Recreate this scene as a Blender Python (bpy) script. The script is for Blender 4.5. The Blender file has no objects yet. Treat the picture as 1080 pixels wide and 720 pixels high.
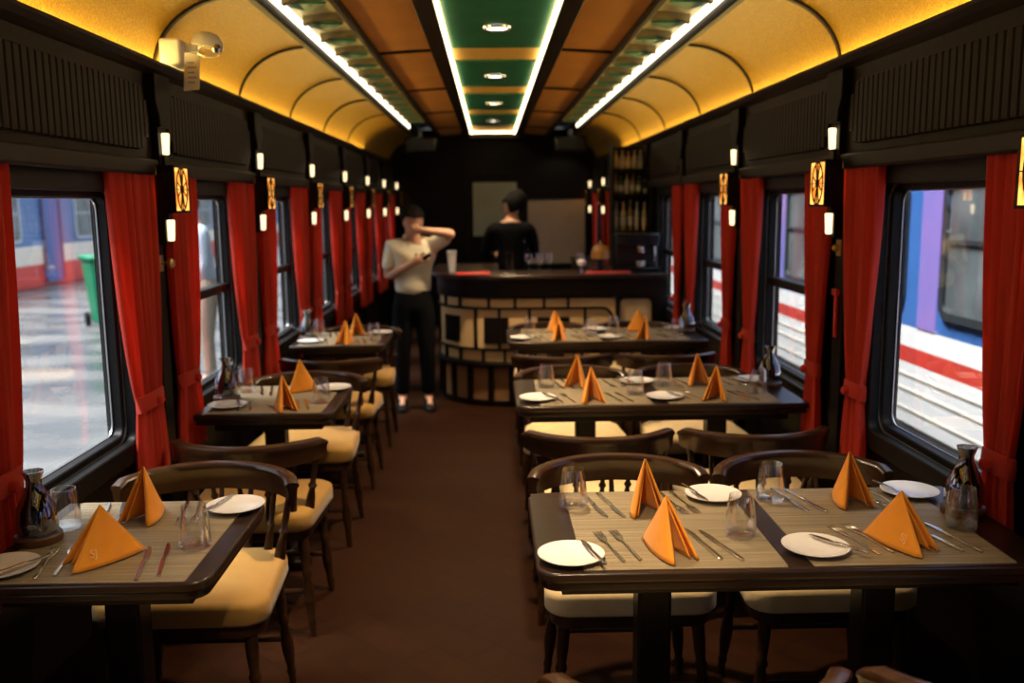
import bpy, math, random
from mathutils import Vector, Matrix
random.seed(7)
S = bpy.context.scene
COL = S.collection
PI = math.pi
R = math.radians

# ------------------------------------------------------------------ mesh builder
class MB:
    def __init__(s): s.v=[]; s.f=[]
    def add(s, vs, fs, M=None):
        n=len(s.v)
        for p in vs:
            p=Vector(p)
            s.v.append(tuple(M@p) if M else tuple(p))
        for f in fs: s.f.append(tuple(i+n for i in f))
        return s
    def box(s, x0,x1,y0,y1,z0,z1, M=None):
        return s.add([(x0,y0,z0),(x1,y0,z0),(x1,y1,z0),(x0,y1,z0),(x0,y0,z1),(x1,y0,z1),(x1,y1,z1),(x0,y1,z1)],
              [(0,3,2,1),(4,5,6,7),(0,1,5,4),(1,2,6,5),(2,3,7,6),(3,0,4,7)],M)
    def prism(s, poly, z0, z1, M=None):            # poly in XY, extruded in Z
        n=len(poly)
        vs=[(x,y,z0) for x,y in poly]+[(x,y,z1) for x,y in poly]
        fs=[tuple(reversed(range(n))),tuple(range(n,2*n))]
        fs+=[(i,(i+1)%n,(i+1)%n+n,i+n) for i in range(n)]
        return s.add(vs,fs,M)
    def lathe(s, prof, seg=24, M=None, caps=True):  # prof [(r,z)] upward
        vs=[];fs=[]
        for r,z in prof:
            for k in range(seg):
                a=2*PI*k/seg; vs.append((r*math.cos(a),r*math.sin(a),z))
        for i in range(len(prof)-1):
            for k in range(seg):
                a=i*seg+k;b=i*seg+(k+1)%seg
                fs.append((a,b,b+seg,a+seg))
        if caps:
            fs.append(tuple(reversed(range(seg))))
            m=(len(prof)-1)*seg
            fs.append(tuple(range(m,m+seg)))
        return s.add(vs,fs,M)
    def sweep(s, path, sec, up=(0,0,1), closed=False, caps=True):   # sec points (side, up)
        n=len(path); m=len(sec); vs=[]; fs=[]; up=Vector(up)
        P=[Vector(p) for p in path]
        for i in range(n):
            if closed: t=P[(i+1)%n]-P[i-1]
            else: t=P[min(i+1,n-1)]-P[max(i-1,0)]
            t.normalize(); side=t.cross(up)
            if side.length<1e-6: side=Vector((1,0,0))
            side.normalize(); u=side.cross(t)
            for a,b in sec: vs.append(tuple(P[i]+side*a+u*b))
        for i in range(n if closed else n-1):
            j=(i+1)%n
            for k in range(m):
                l=(k+1)%m
                fs.append((i*m+k,i*m+l,j*m+l,j*m+k))
        if caps and not closed:
            fs.append(tuple(range(m))); fs.append(tuple(reversed(range((n-1)*m,n*m))))
        return s.add(vs,fs)
    def tube(s, path, r, seg=10, up=(0,0,1), closed=False):
        return s.sweep(path,[(r*math.cos(2*PI*k/seg),r*math.sin(2*PI*k/seg)) for k in range(seg)],up,closed)
    def quad(s,a,b,c,d): return s.add([a,b,c,d],[(0,1,2,3)])
    def build(s, name, mat, parent=None, bevel=0, smooth=True, loc=None, seg=2, solid=0, ang=40):
        me=bpy.data.meshes.new(name); me.from_pydata(s.v,[],s.f); me.update()
        import bmesh
        bm=bmesh.new(); bm.from_mesh(me); bmesh.ops.recalc_face_normals(bm,faces=bm.faces); bm.to_mesh(me); bm.free()
        o=bpy.data.objects.new(name,me); COL.objects.link(o)
        if mat: me.materials.append(mat)
        if smooth:
            for p in me.polygons: p.use_smooth=True
            me.set_sharp_from_angle(angle=R(ang))
        if solid:
            m=o.modifiers.new('solid','SOLIDIFY'); m.thickness=solid; m.offset=0
        if bevel:
            m=o.modifiers.new('bevel','BEVEL'); m.width=bevel; m.segments=seg; m.limit_method='ANGLE'; m.angle_limit=R(35)
        if parent: o.parent=parent
        if loc is not None: o.location=loc
        return o

def tag(o,label=None,cat=None,group=None,kind=None):
    if label: o['label']=label
    if cat: o['category']=cat
    if group: o['group']=group
    if kind: o['kind']=kind
    return o
def thing(name,label,cat,loc=(0,0,0),rot=0,group=None):
    o=bpy.data.objects.new(name,None); COL.objects.link(o); o.empty_display_size=.05
    o.location=loc; o.rotation_euler=(0,0,rot)
    return tag(o,label,cat,group)
def struct(o): o['kind']='structure'; return o
def dup(src,loc,rot=0,label=None,group=None):
    r=src.copy(); COL.objects.link(r); r.location=loc; r.rotation_euler=(0,0,rot)
    if label: r['label']=label
    if group: r['group']=group
    for ch in list(src.children):
        c=ch.copy(); COL.objects.link(c); c.parent=r
        for g in list(ch.children):
            d=g.copy(); COL.objects.link(d); d.parent=c
    return r
class Proto:                     # first use moves the source itself, later uses copy it
    def __init__(s,make): s.make=make; s.src=None
    def __call__(s,loc,rot,label,group=None):
        if s.src is None:
            s.src=s.make(); o=s.src
            o.location=loc; o.rotation_euler=(0,0,rot); o['label']=label
            if group: o['group']=group
            return o
        return dup(s.src,loc,rot,label,group)
def rrect(x0,x1,y0,y1,r,n=5):
    out=[]
    for cx,cy,a0 in ((x1-r,y1-r,0),(x0+r,y1-r,90),(x0+r,y0+r,180),(x1-r,y0+r,270)):
        for k in range(n+1):
            a=R(a0+90*k/n); out.append((cx+r*math.cos(a),cy+r*math.sin(a)))
    return out

# ------------------------------------------------------------------ materials
def newmat(name):
    m=bpy.data.materials.new(name); m.use_nodes=True
    return m,m.node_tree,m.node_tree.nodes['Principled BSDF']
def mat(name,col,rough=.5,metal=0,spec=.5,noise=0,nscale=8,bump=0,bscale=40,stretch=(1,1,1),coat=0,col2=None,sheen=0):
    m,nt,b=newmat(name)
    b.inputs['Base Color'].default_value=(*col,1); b.inputs['Roughness'].default_value=rough
    b.inputs['Metallic'].default_value=metal; b.inputs['Specular IOR Level'].default_value=spec
    b.inputs['Coat Weight'].default_value=coat; b.inputs['Coat Roughness'].default_value=.15
    if sheen: b.inputs['Sheen Weight'].default_value=sheen
    tc=nt.nodes.new('ShaderNodeTexCoord'); mp=nt.nodes.new('ShaderNodeMapping')
    mp.inputs['Scale'].default_value=stretch; nt.links.new(tc.outputs['Object'],mp.inputs['Vector'])
    if noise or col2:
        n=nt.nodes.new('ShaderNodeTexNoise'); n.inputs['Scale'].default_value=nscale; n.inputs['Detail'].default_value=4
        nt.links.new(mp.outputs[0],n.inputs['Vector'])
        r=nt.nodes.new('ShaderNodeValToRGB'); c2=col2 or tuple(c*(1-noise) for c in col)
        r.color_ramp.elements[0].color=(*c2,1); r.color_ramp.elements[1].color=(*col,1)
        r.color_ramp.elements[0].position=.35; r.color_ramp.elements[1].position=.65
        nt.links.new(n.outputs['Fac'],r.inputs['Fac']); nt.links.new(r.outputs['Color'],b.inputs['Base Color'])
    if bump:
        n=nt.nodes.new('ShaderNodeTexNoise'); n.inputs['Scale'].default_value=bscale; n.inputs['Detail'].default_value=3
        nt.links.new(mp.outputs[0],n.inputs['Vector'])
        bp=nt.nodes.new('ShaderNodeBump'); bp.inputs['Strength'].default_value=bump; bp.inputs['Distance'].default_value=.004
        nt.links.new(n.outputs['Fac'],bp.inputs['Height']); nt.links.new(bp.outputs['Normal'],b.inputs['Normal'])
    return m
def emit(name,col,s):
    m,nt,b=newmat(name)
    b.inputs['Base Color'].default_value=(*col,1)
    b.inputs['Emission Color'].default_value=(*col,1); b.inputs['Emission Strength'].default_value=s
    return m
def clear(name,tint=(1,1,1),base=.04,edge=.5,blend=.25,rough=.0,edgecol=None):   # thin clear pane: mostly transparent, reflective at grazing angles
    m=bpy.data.materials.new(name); m.use_nodes=True; nt=m.node_tree
    for n in list(nt.nodes): nt.nodes.remove(n)
    o=nt.nodes.new('ShaderNodeOutputMaterial'); t=nt.nodes.new('ShaderNodeBsdfTransparent'); g=nt.nodes.new('ShaderNodeBsdfGlossy')
    t.inputs[0].default_value=(*tint,1); g.inputs['Roughness'].default_value=rough
    g.inputs[0].default_value=(*(edgecol or (1,1,1)),1)
    lw=nt.nodes.new('ShaderNodeLayerWeight'); lw.inputs['Blend'].default_value=blend
    mr=nt.nodes.new('ShaderNodeMapRange'); mr.inputs['To Min'].default_value=base; mr.inputs['To Max'].default_value=edge
    nt.links.new(lw.outputs['Facing'],mr.inputs['Value'])
    mx=nt.nodes.new('ShaderNodeMixShader'); nt.links.new(mr.outputs[0],mx.inputs[0])
    nt.links.new(t.outputs[0],mx.inputs[1]); nt.links.new(g.outputs[0],mx.inputs[2]); nt.links.new(mx.outputs[0],o.inputs[0])
    return m

M={}
M['wood']=mat('dark_wood',(.008,.0035,.002),.42,noise=.45,nscale=5,stretch=(1,6,6),spec=.25,bump=.05)
M['walldk']=mat('wall_wood',(.005,.0025,.0018),.5,noise=.4,nscale=4,stretch=(5,1,5),spec=.15)
M['table']=mat('table_wood',(.026,.012,.006),.3,noise=.4,nscale=4,stretch=(1,8,4),spec=.4,coat=.1)
M['chair']=mat('chair_wood',(.042,.017,.006),.3,noise=.4,nscale=6,stretch=(2,8,8),spec=.4,coat=.2)
M['bead']=mat('beadboard_wood',(.016,.009,.0035),.5,noise=.35,nscale=6,stretch=(8,8,1),spec=.15)
M['black']=mat('black_rubber',(.004,.004,.0045),.5,spec=.25)
M['alu']=mat('window_aluminium',(.55,.56,.57),.3,metal=.9)
M['cushion']=mat('seat_fabric',(.78,.58,.28),.75,noise=.08,nscale=20,bump=.15,bscale=300,sheen=.2)
M['piping']=mat('seat_piping',(.60,.42,.17),.7)
M['plate']=mat('white_china',(.88,.86,.82),.2,coat=.5,noise=.02)
M['steel']=mat('cutlery_steel',(.62,.58,.52),.22,metal=1,noise=.05)
M['napkin']=mat('orange_linen',(.95,.34,.010),.75,noise=.06,nscale=30,bump=.12,bscale=400,sheen=.2)
M['thread']=mat('pale_thread',(1,.62,.22),.6)
M['coaster']=mat('turned_wood',(.12,.055,.025),.4,noise=.3,nscale=10)
M['brass']=mat('brass',(.65,.42,.15),.28,metal=1,noise=.05)
M['chrome']=mat('chrome',(.7,.7,.7),.12,metal=1,noise=.02)
M['green']=mat('ceiling_green',(.006,.17,.075),.4,noise=.3,nscale=6)
M['channel']=mat('ceiling_channel',(.60,.52,.24),.5,noise=.2,nscale=4)
M['louvre']=mat('louvre_wood',(.20,.14,.04),.5,noise=.2)
M['trim']=mat('ceiling_trim',(.012,.006,.0025),.45,spec=.15,noise=.3,nscale=4)
M['white']=mat('white_plastic',(.75,.73,.68),.4,noise=.05)
M['paper']=mat('paper_tag',(.70,.68,.60),.7,noise=.05)
M['ink']=mat('grey_ink',(.25,.25,.25),.7)
M['red']=mat('red_enamel',(.6,.03,.02),.35)
M['blackgloss']=mat('black_plastic',(.012,.012,.013),.25)
M['cream']=mat('cream_panel',(.80,.55,.25),.5,noise=.12,nscale=4)
M['tan']=mat('tan_panel',(.34,.17,.07),.5,noise=.25,nscale=4)
M['skin']=mat('skin',(.55,.30,.19),.55,noise=.1)
M['hair']=mat('black_hair',(.006,.005,.005),.8,spec=.15,bump=.5,bscale=120)
M['shirt']=mat('cream_shirt',(.74,.70,.52),.8,bump=.3,bscale=14,noise=.05)
M['blueshirt']=mat('pale_blue_shirt',(.52,.64,.76),.8,bump=.3,bscale=14,noise=.05)
M['khaki']=mat('khaki_cotton',(.36,.29,.22),.85,bump=.3,bscale=14,noise=.1)
M['trousers']=mat('black_trousers',(.004,.004,.005),.8,spec=.1,bump=.2)
M['blackshirt']=mat('black_shirt',(.005,.005,.006),.8,spec=.1,bump=.2)
M['led']=emit('warm_led',(1.0,.72,.22),33)
M['ledc']=emit('soft_white_led',(1.0,.82,.46),5)
M['ledn']=emit('neutral_led',(1.0,.88,.62),2.6)
M['lampw']=emit('opal_glass',(1.0,.76,.42),1.5)
M['downl']=emit('downlight_glass',(1.0,.82,.66),7)
M['pane']=clear('window_glass',(.97,.98,.99),.02,.45,.3)
M['tumbler']=clear('tumbler_glass',(.985,.985,.985),.04,.9,.25,.02)
M['decanter']=clear('carafe_glass',(.42,.40,.38),.10,.9,.4,.03)
M['water']=clear('water',(.93,.94,.95),.03,.4,.3)

def amber():
    m,nt,b=newmat('amber_lamp_glass')
    tc=nt.nodes.new('ShaderNodeTexCoord'); n=nt.nodes.new('ShaderNodeTexNoise'); n.inputs['Scale'].default_value=22
    nt.links.new(tc.outputs['Object'],n.inputs['Vector'])
    r=nt.nodes.new('ShaderNodeValToRGB'); r.color_ramp.elements[0].color=(.85,.16,.005,1); r.color_ramp.elements[1].color=(1,.50,.10,1)
    r.color_ramp.elements[0].position=.3; r.color_ramp.elements[1].position=.62
    nt.links.new(n.outputs['Fac'],r.inputs['Fac']); nt.links.new(r.outputs['Color'],b.inputs['Emission Color'])
    nt.links.new(r.outputs['Color'],b.inputs['Base Color']); b.inputs['Emission Strength'].default_value=1.5
    return m
M['amber']=amber()

def curtain_mat():
    m,nt,b=newmat('red_curtain_cloth')
    b.inputs['Base Color'].default_value=(.66,.050,.020,1); b.inputs['Roughness'].default_value=.8
    b.inputs['Sheen Weight'].default_value=.15
    tr=nt.nodes.new('ShaderNodeBsdfTranslucent'); tr.inputs[0].default_value=(.95,.13,.05,1)
    mx=nt.nodes.new('ShaderNodeMixShader'); mx.inputs[0].default_value=.4
    out=nt.nodes['Material Output']
    nt.links.new(b.outputs[0],mx.inputs[1]); nt.links.new(tr.outputs[0],mx.inputs[2]); nt.links.new(mx.outputs[0],out.inputs[0])
    w=nt.nodes.new('ShaderNodeTexNoise'); w.inputs['Scale'].default_value=150
    tc=nt.nodes.new('ShaderNodeTexCoord'); nt.links.new(tc.outputs['Object'],w.inputs['Vector'])
    bp=nt.nodes.new('ShaderNodeBump'); bp.inputs['Strength'].default_value=.15; bp.inputs['Distance'].default_value=.002
    nt.links.new(w.outputs['Fac'],bp.inputs['Height']); nt.links.new(bp.outputs['Normal'],b.inputs['Normal'])
    return m
M['curtain']=curtain_mat()

def weave(name,c1,c2,sx,sy,rough=.55,bump=.4,metal=0):
    m,nt,b=newmat(name)
    tc=nt.nodes.new('ShaderNodeTexCoord')
    def wave(d,s):
        w=nt.nodes.new('ShaderNodeTexWave'); w.bands_direction=d; w.inputs['Scale'].default_value=s; w.inputs['Distortion'].default_value=1.2
        w.inputs['Detail'].default_value=2; w.inputs['Detail Scale'].default_value=2
        nt.links.new(tc.outputs['Object'],w.inputs['Vector']); return w
    a=wave('X',sx); c=wave('Y',sy)
    mp=nt.nodes.new('ShaderNodeMapping'); mp.inputs['Scale'].default_value=(3,140,3)
    n=nt.nodes.new('ShaderNodeTexNoise'); n.inputs['Scale'].default_value=1; nt.links.new(tc.outputs['Object'],mp.inputs[0]); nt.links.new(mp.outputs[0],n.inputs['Vector'])
    mu=nt.nodes.new('ShaderNodeMath'); mu.operation='MULTIPLY'; nt.links.new(a.outputs['Fac'],mu.inputs[0]); nt.links.new(c.outputs['Fac'],mu.inputs[1])
    ad=nt.nodes.new('ShaderNodeMath'); ad.operation='ADD'; nt.links.new(mu.outputs[0],ad.inputs[0]); nt.links.new(n.outputs['Fac'],ad.inputs[1])
    r=nt.nodes.new('ShaderNodeValToRGB'); r.color_ramp.elements[0].position=.45; r.color_ramp.elements[1].position=.92
    r.color_ramp.elements[0].color=(*c1,1); r.color_ramp.elements[1].color=(*c2,1)
    nt.links.new(ad.outputs[0],r.inputs['Fac']); nt.links.new(r.outputs['Color'],b.inputs['Base Color'])
    b.inputs['Roughness'].default_value=rough; b.inputs['Metallic'].default_value=metal
    bp=nt.nodes.new('ShaderNodeBump'); bp.inputs['Strength'].default_value=bump; bp.inputs['Distance'].default_value=.001
    nt.links.new(mu.outputs[0],bp.inputs['Height']); nt.links.new(bp.outputs['Normal'],b.inputs['Normal'])
    return m
M['mat']=weave('woven_vinyl',(.085,.062,.032),(.40,.32,.19),90,60)
M['gold']=None
def goldmat():
    m,nt,b=newmat('gold_wallpaper')
    tc=nt.nodes.new('ShaderNodeTexCoord'); v=nt.nodes.new('ShaderNodeTexVoronoi'); v.inputs['Scale'].default_value=95
    n=nt.nodes.new('ShaderNodeTexNoise'); n.inputs['Scale'].default_value=40
    nt.links.new(tc.outputs['Object'],v.inputs['Vector']); nt.links.new(tc.outputs['Object'],n.inputs['Vector'])
    r=nt.nodes.new('ShaderNodeValToRGB'); r.color_ramp.elements[0].color=(.24,.125,.006,1); r.color_ramp.elements[1].color=(.42,.245,.014,1)
    nt.links.new(v.outputs['Distance'],r.inputs['Fac']); nt.links.new(r.outputs['Color'],b.inputs['Base Color'])
    b.inputs['Roughness'].default_value=.5; b.inputs['Metallic'].default_value=.25
    bp=nt.nodes.new('ShaderNodeBump'); bp.inputs['Strength'].default_value=.35; bp.inputs['Distance'].default_value=.003
    nt.links.new(v.outputs['Distance'],bp.inputs['Height']); nt.links.new(bp.outputs['Normal'],b.inputs['Normal'])
    return m
M['gold']=goldmat()
M['bronze']=mat('bronze_panel',(.62,.27,.055),.6,noise=.12,nscale=3,spec=.2)

def floormat():
    m,nt,b=newmat('herringbone_floor'); b.inputs['Specular IOR Level'].default_value=.1
    tc=nt.nodes.new('ShaderNodeTexCoord'); mp=nt.nodes.new('ShaderNodeMapping'); mp.inputs['Rotation'].default_value=(0,0,R(45))
    nt.links.new(tc.outputs['Object'],mp.inputs[0])
    br=nt.nodes.new('ShaderNodeTexBrick'); br.inputs['Scale'].default_value=1.6; br.inputs['Mortar Size'].default_value=.012
    br.inputs['Color1'].default_value=(.036,.012,.004,1); br.inputs['Color2'].default_value=(.027,.009,.003,1); br.inputs['Mortar'].default_value=(.025,.008,.003,1)
    nt.links.new(mp.outputs[0],br.inputs['Vector'])
    n=nt.nodes.new('ShaderNodeTexNoise'); n.inputs['Scale'].default_value=14; nt.links.new(mp.outputs[0],n.inputs['Vector'])
    mx=nt.nodes.new('ShaderNodeMixRGB'); mx.blend_type='MULTIPLY'; mx.inputs[0].default_value=.5
    nt.links.new(br.outputs['Color'],mx.inputs[1]); nt.links.new(n.outputs['Fac'],mx.inputs[2]); nt.links.new(mx.outputs[0],b.inputs['Base Color'])
    b.inputs['Roughness'].default_value=.5
    return m
M['floor']=floormat()
def wet():
    m,nt,b=newmat('wet_concrete')
    tc=nt.nodes.new('ShaderNodeTexCoord'); n=nt.nodes.new('ShaderNodeTexNoise'); n.inputs['Scale'].default_value=.7; n.inputs['Detail'].default_value=5
    mp=nt.nodes.new('ShaderNodeMapping'); mp.inputs['Scale'].default_value=(1,2.2,1); nt.links.new(tc.outputs['Object'],mp.inputs[0]); nt.links.new(mp.outputs[0],n.inputs['Vector'])
    r=nt.nodes.new('ShaderNodeValToRGB'); r.color_ramp.elements[0].color=(.075,.08,.085,1); r.color_ramp.elements[1].color=(.145,.145,.145,1)
    r.color_ramp.elements[0].position=.38; r.color_ramp.elements[1].position=.62
    nt.links.new(n.outputs['Fac'],r.inputs['Fac']); nt.links.new(r.outputs['Color'],b.inputs['Base Color'])
    r2=nt.nodes.new('ShaderNodeMapRange'); r2.inputs['From Min'].default_value=.35; r2.inputs['From Max'].default_value=.65
    r2.inputs['To Min'].default_value=.12; r2.inputs['To Max'].default_value=.5
    nt.links.new(n.outputs['Fac'],r2.inputs['Value']); nt.links.new(r2.outputs[0],b.inputs['Roughness'])
    return m
M['wet']=wet()
M['tblue']=mat('train_blue',(.055,.17,.50),.35,noise=.1,nscale=2)
M['twhite']=mat('train_white',(.86,.87,.88),.4,noise=.06,nscale=2)
M['tcream']=mat('train_cream',(.75,.70,.60),.4,noise=.08,nscale=2)
M['tred']=mat('train_red',(.62,.05,.035),.4,noise=.1,nscale=2)
M['tpurple']=mat('train_purple',(.34,.20,.52),.4,col2=(.18,.18,.55),nscale=1.2)
M['tglass']=mat('train_window_glass',(.16,.19,.20),.35,spec=.5,noise=.5,nscale=2.5)
M['tframe']=mat('train_window_frame',(.03,.035,.04),.4)
M['tframel']=mat('train_window_frame_pale',(.45,.50,.52),.4)
M['binlogo']=mat('bin_logo_white',(.75,.85,.78),.5)
M['bin']=mat('bin_green',(.0,.24,.11),.4,noise=.1)
M['under']=mat('undercarriage',(.03,.03,.032),.7,noise=.3)
M['gravel']=mat('track_ballast',(.14,.13,.12),.9,noise=.5,nscale=30)

# ------------------------------------------------------------------ layout constants
XC=.045
SKY,SUN=2.2,11.0
HW=1.315                 # wall half width
def X(u,s): return XC+s*u
POSTS=[.65,2.035,3.42,4.805,6.19,7.575,8.96,10.345,11.73]
Y0,Y1=-1.4,12.4
BACK=12.3
TT=.76                   # table top height

# ------------------------------------------------------------------ floor and outside ground
m=MB(); m.box(X(1.40,-1),X(1.40,1),Y0,Y1,-.06,0); fl=struct(m.build('floor',M['floor'],smooth=False))

# ------------------------------------------------------------------ walls
def make_wall(s,name):
    m=MB(); a,b=sorted((X(HW,s),X(HW+.10,s)))
    m.box(a,b,Y0,Y1,0,.70)
    m.box(a,b,Y0,Y1,1.70,2.45)
    ys=[Y0]
    for p in POSTS:
        ys+= [p-.24,p+.24]
    # pillars between windows
    m.box(a,b,Y0,POSTS[0]-1.0,.70,1.70)
    for p in POSTS: m.box(a,b,p-.235,min(p+.235,Y1),.70,1.70)
    o=m.build(name,M['walldk'],smooth=False); return struct(o)
make_wall(-1,'wall_left'); make_wall(1,'wall_right')

# beadboard frieze above the windows, rounded ends near each post
def frieze(s):
    side='left' if s<0 else 'right'
    m=MB()
    a,b=sorted((X(1.262,s),X(HW,s)))
    m.box(a,b,Y0,Y1,1.70,2.06)
    base=struct(m.build('trim_1' if s<0 else 'trim_2',M['bead'],smooth=False))
    # grooved boards
    for i in range(len(POSTS)-1):
        p0,p1=POSTS[i]+.10,POSTS[i+1]-.10
        m=MB(); n=int(round((p1-p0)/.040)); w=(p1-p0)/n
        for k in range(n):
            y=p0+k*w
            h=0.0
            e=min(k,n-1-k)
            cut=.045*max(0,1-e/1.6)**2
            x0,x1=sorted((X(1.262,s),X(1.246,s)))
            m.box(x0,x1,y+.0035,y+w-.0035,1.775+cut,1.995-cut)
        struct(m.build('trim_%d'%(10+i+(20 if s>0 else 0)),M['bead'],base,bevel=.003,seg=1,smooth=False))
    # window head rail
    m=MB(); x0,x1=sorted((X(1.24,s),X(HW,s))); m.box(x0,x1,Y0,Y1,1.690,1.745)
    struct(m.build('trim_3' if s<0 else 'trim_4',M['wood'],bevel=.008))
    # cornice
    m=MB()
    prof=[(1.335,2.045),(1.262,2.045),(1.240,2.065),(1.232,2.085),(1.232,2.097),(1.245,2.097),(1.250,2.080),(1.335,2.080)]
    path=[(XC,Y0,0),(XC,Y1,0)]
    vs=[];n=len(prof)
    for y in (Y0,Y1):
        for u,z in prof: vs.append((X(u,s),y,z))
    fs=[(k,(k+1)%n,(k+1)%n+n,k+n) for k in range(n)]+[tuple(range(n)),tuple(range(n,2*n))]
    m.add(vs,fs); struct(m.build('trim_5' if s<0 else 'trim_6',M['trim'],smooth=False))
    # LED strip lying in the cornice trough
    m=MB(); x0,x1=sorted((X(1.280,s),X(1.300,s))); m.box(x0,x1,Y0,9.35,2.086,2.094)
    tag(m.build('cove_light_strip',M['led'],smooth=False),'warm light strip lying in the cornice trough on the '+('platform side' if s<0 else 'train side'),'light strip')
frieze(-1); frieze(1)

# ------------------------------------------------------------------ windows
def ring(m,s,u0,u1,ya,yb,za,zb,r,w,n=6):      # rounded ring of width w, extruded between depths u0,u1
    o=rrect(ya,yb,za,zb,r,n); i=rrect(ya+w,yb-w,za+w,zb-w,max(r-w,.005),n); k=len(o)
    vs=[(X(u0,s),a,b) for a,b in o]+[(X(u0,s),a,b) for a,b in i]+[(X(u1,s),a,b) for a,b in o]+[(X(u1,s),a,b) for a,b in i]
    fs=[]
    for j in range(k):
        l=(j+1)%k
        fs+=[(j,l,k+l,k+j),(2*k+j,2*k+l,3*k+l,3*k+j),(j,l,2*k+l,2*k+j),(k+j,k+l,3*k+l,3*k+j)]
    m.add(vs,fs)
wn=0
for s in (-1,1):
    for i in range(len(POSTS)-1):
        wn+=1
        ya,yb=POSTS[i]+.235,POSTS[i+1]-.235
        m=MB(); ring(m,s,1.292,1.345,ya-.02,yb+.02,.70,1.70,.11,.070); ring(m,s,1.33,1.380,ya+.02,yb-.02,.745,1.66,.085,.05)
        fr=struct(m.build('window_%d'%wn,M['black'],bevel=.004,seg=1))
        m=MB(); ring(m,s,1.326,1.331,ya+.046,yb-.046,.768,1.636,.072,.005); ring(m,s,1.364,1.368,ya+.066,yb-.066,.788,1.616,.055,.010)
        m.build('window_frame',M['alu'],fr)
        if i>=2 or True:
            if not (i==1):
                m=MB(); x0,x1=sorted((X(1.335,s),X(1.385,s))); m.box(x0,x1,ya+.06,yb-.06,1.165,1.205)
                m.build('window_bar',M['black'],fr,bevel=.006)
        m=MB(); x0,x1=sorted((X(1.372,s),X(1.376,s))); m.box(x0,x1,ya+.06,yb-.06,.785,1.62)
        m.build('pane',M['pane'],fr,smooth=False)

# ------------------------------------------------------------------ ceiling
def strip_prof(name,prof,s,mt,ya=Y0,yb=Y1,thick=.01,parent=None):
    vs=[];n=len(prof)
    for y in (ya,yb):
        for u,z in prof: vs.append((X(u,s),y,z))
        for u,z in reversed(prof): vs.append((X(u,s),y,z+thick))
    k=2*n
    fs=[(j,(j+1)%k,(j+1)%k+k,j+k) for j in range(k)]+[tuple(range(k)),tuple(range(k,2*k))]
    m=MB(); m.add(vs,fs); return m.build(name,mt,parent,ang=30)
ZC=2.425
ceil_root=struct(MB().box(XC-1.45,XC+1.45,Y0,Y1,2.52,2.56).build('ceiling',M['trim'],smooth=False))
def cove_pts(n=14):
    out=[]
    for k in range(n+1):
        a=R(90*k/n)
        out.append((.93+.385*math.sin(a)**.9 if a>0 else .93, 2.085+.285*math.cos(a)))
    out[-1]=(1.315,2.085)
    return out
cp=cove_pts()
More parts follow.
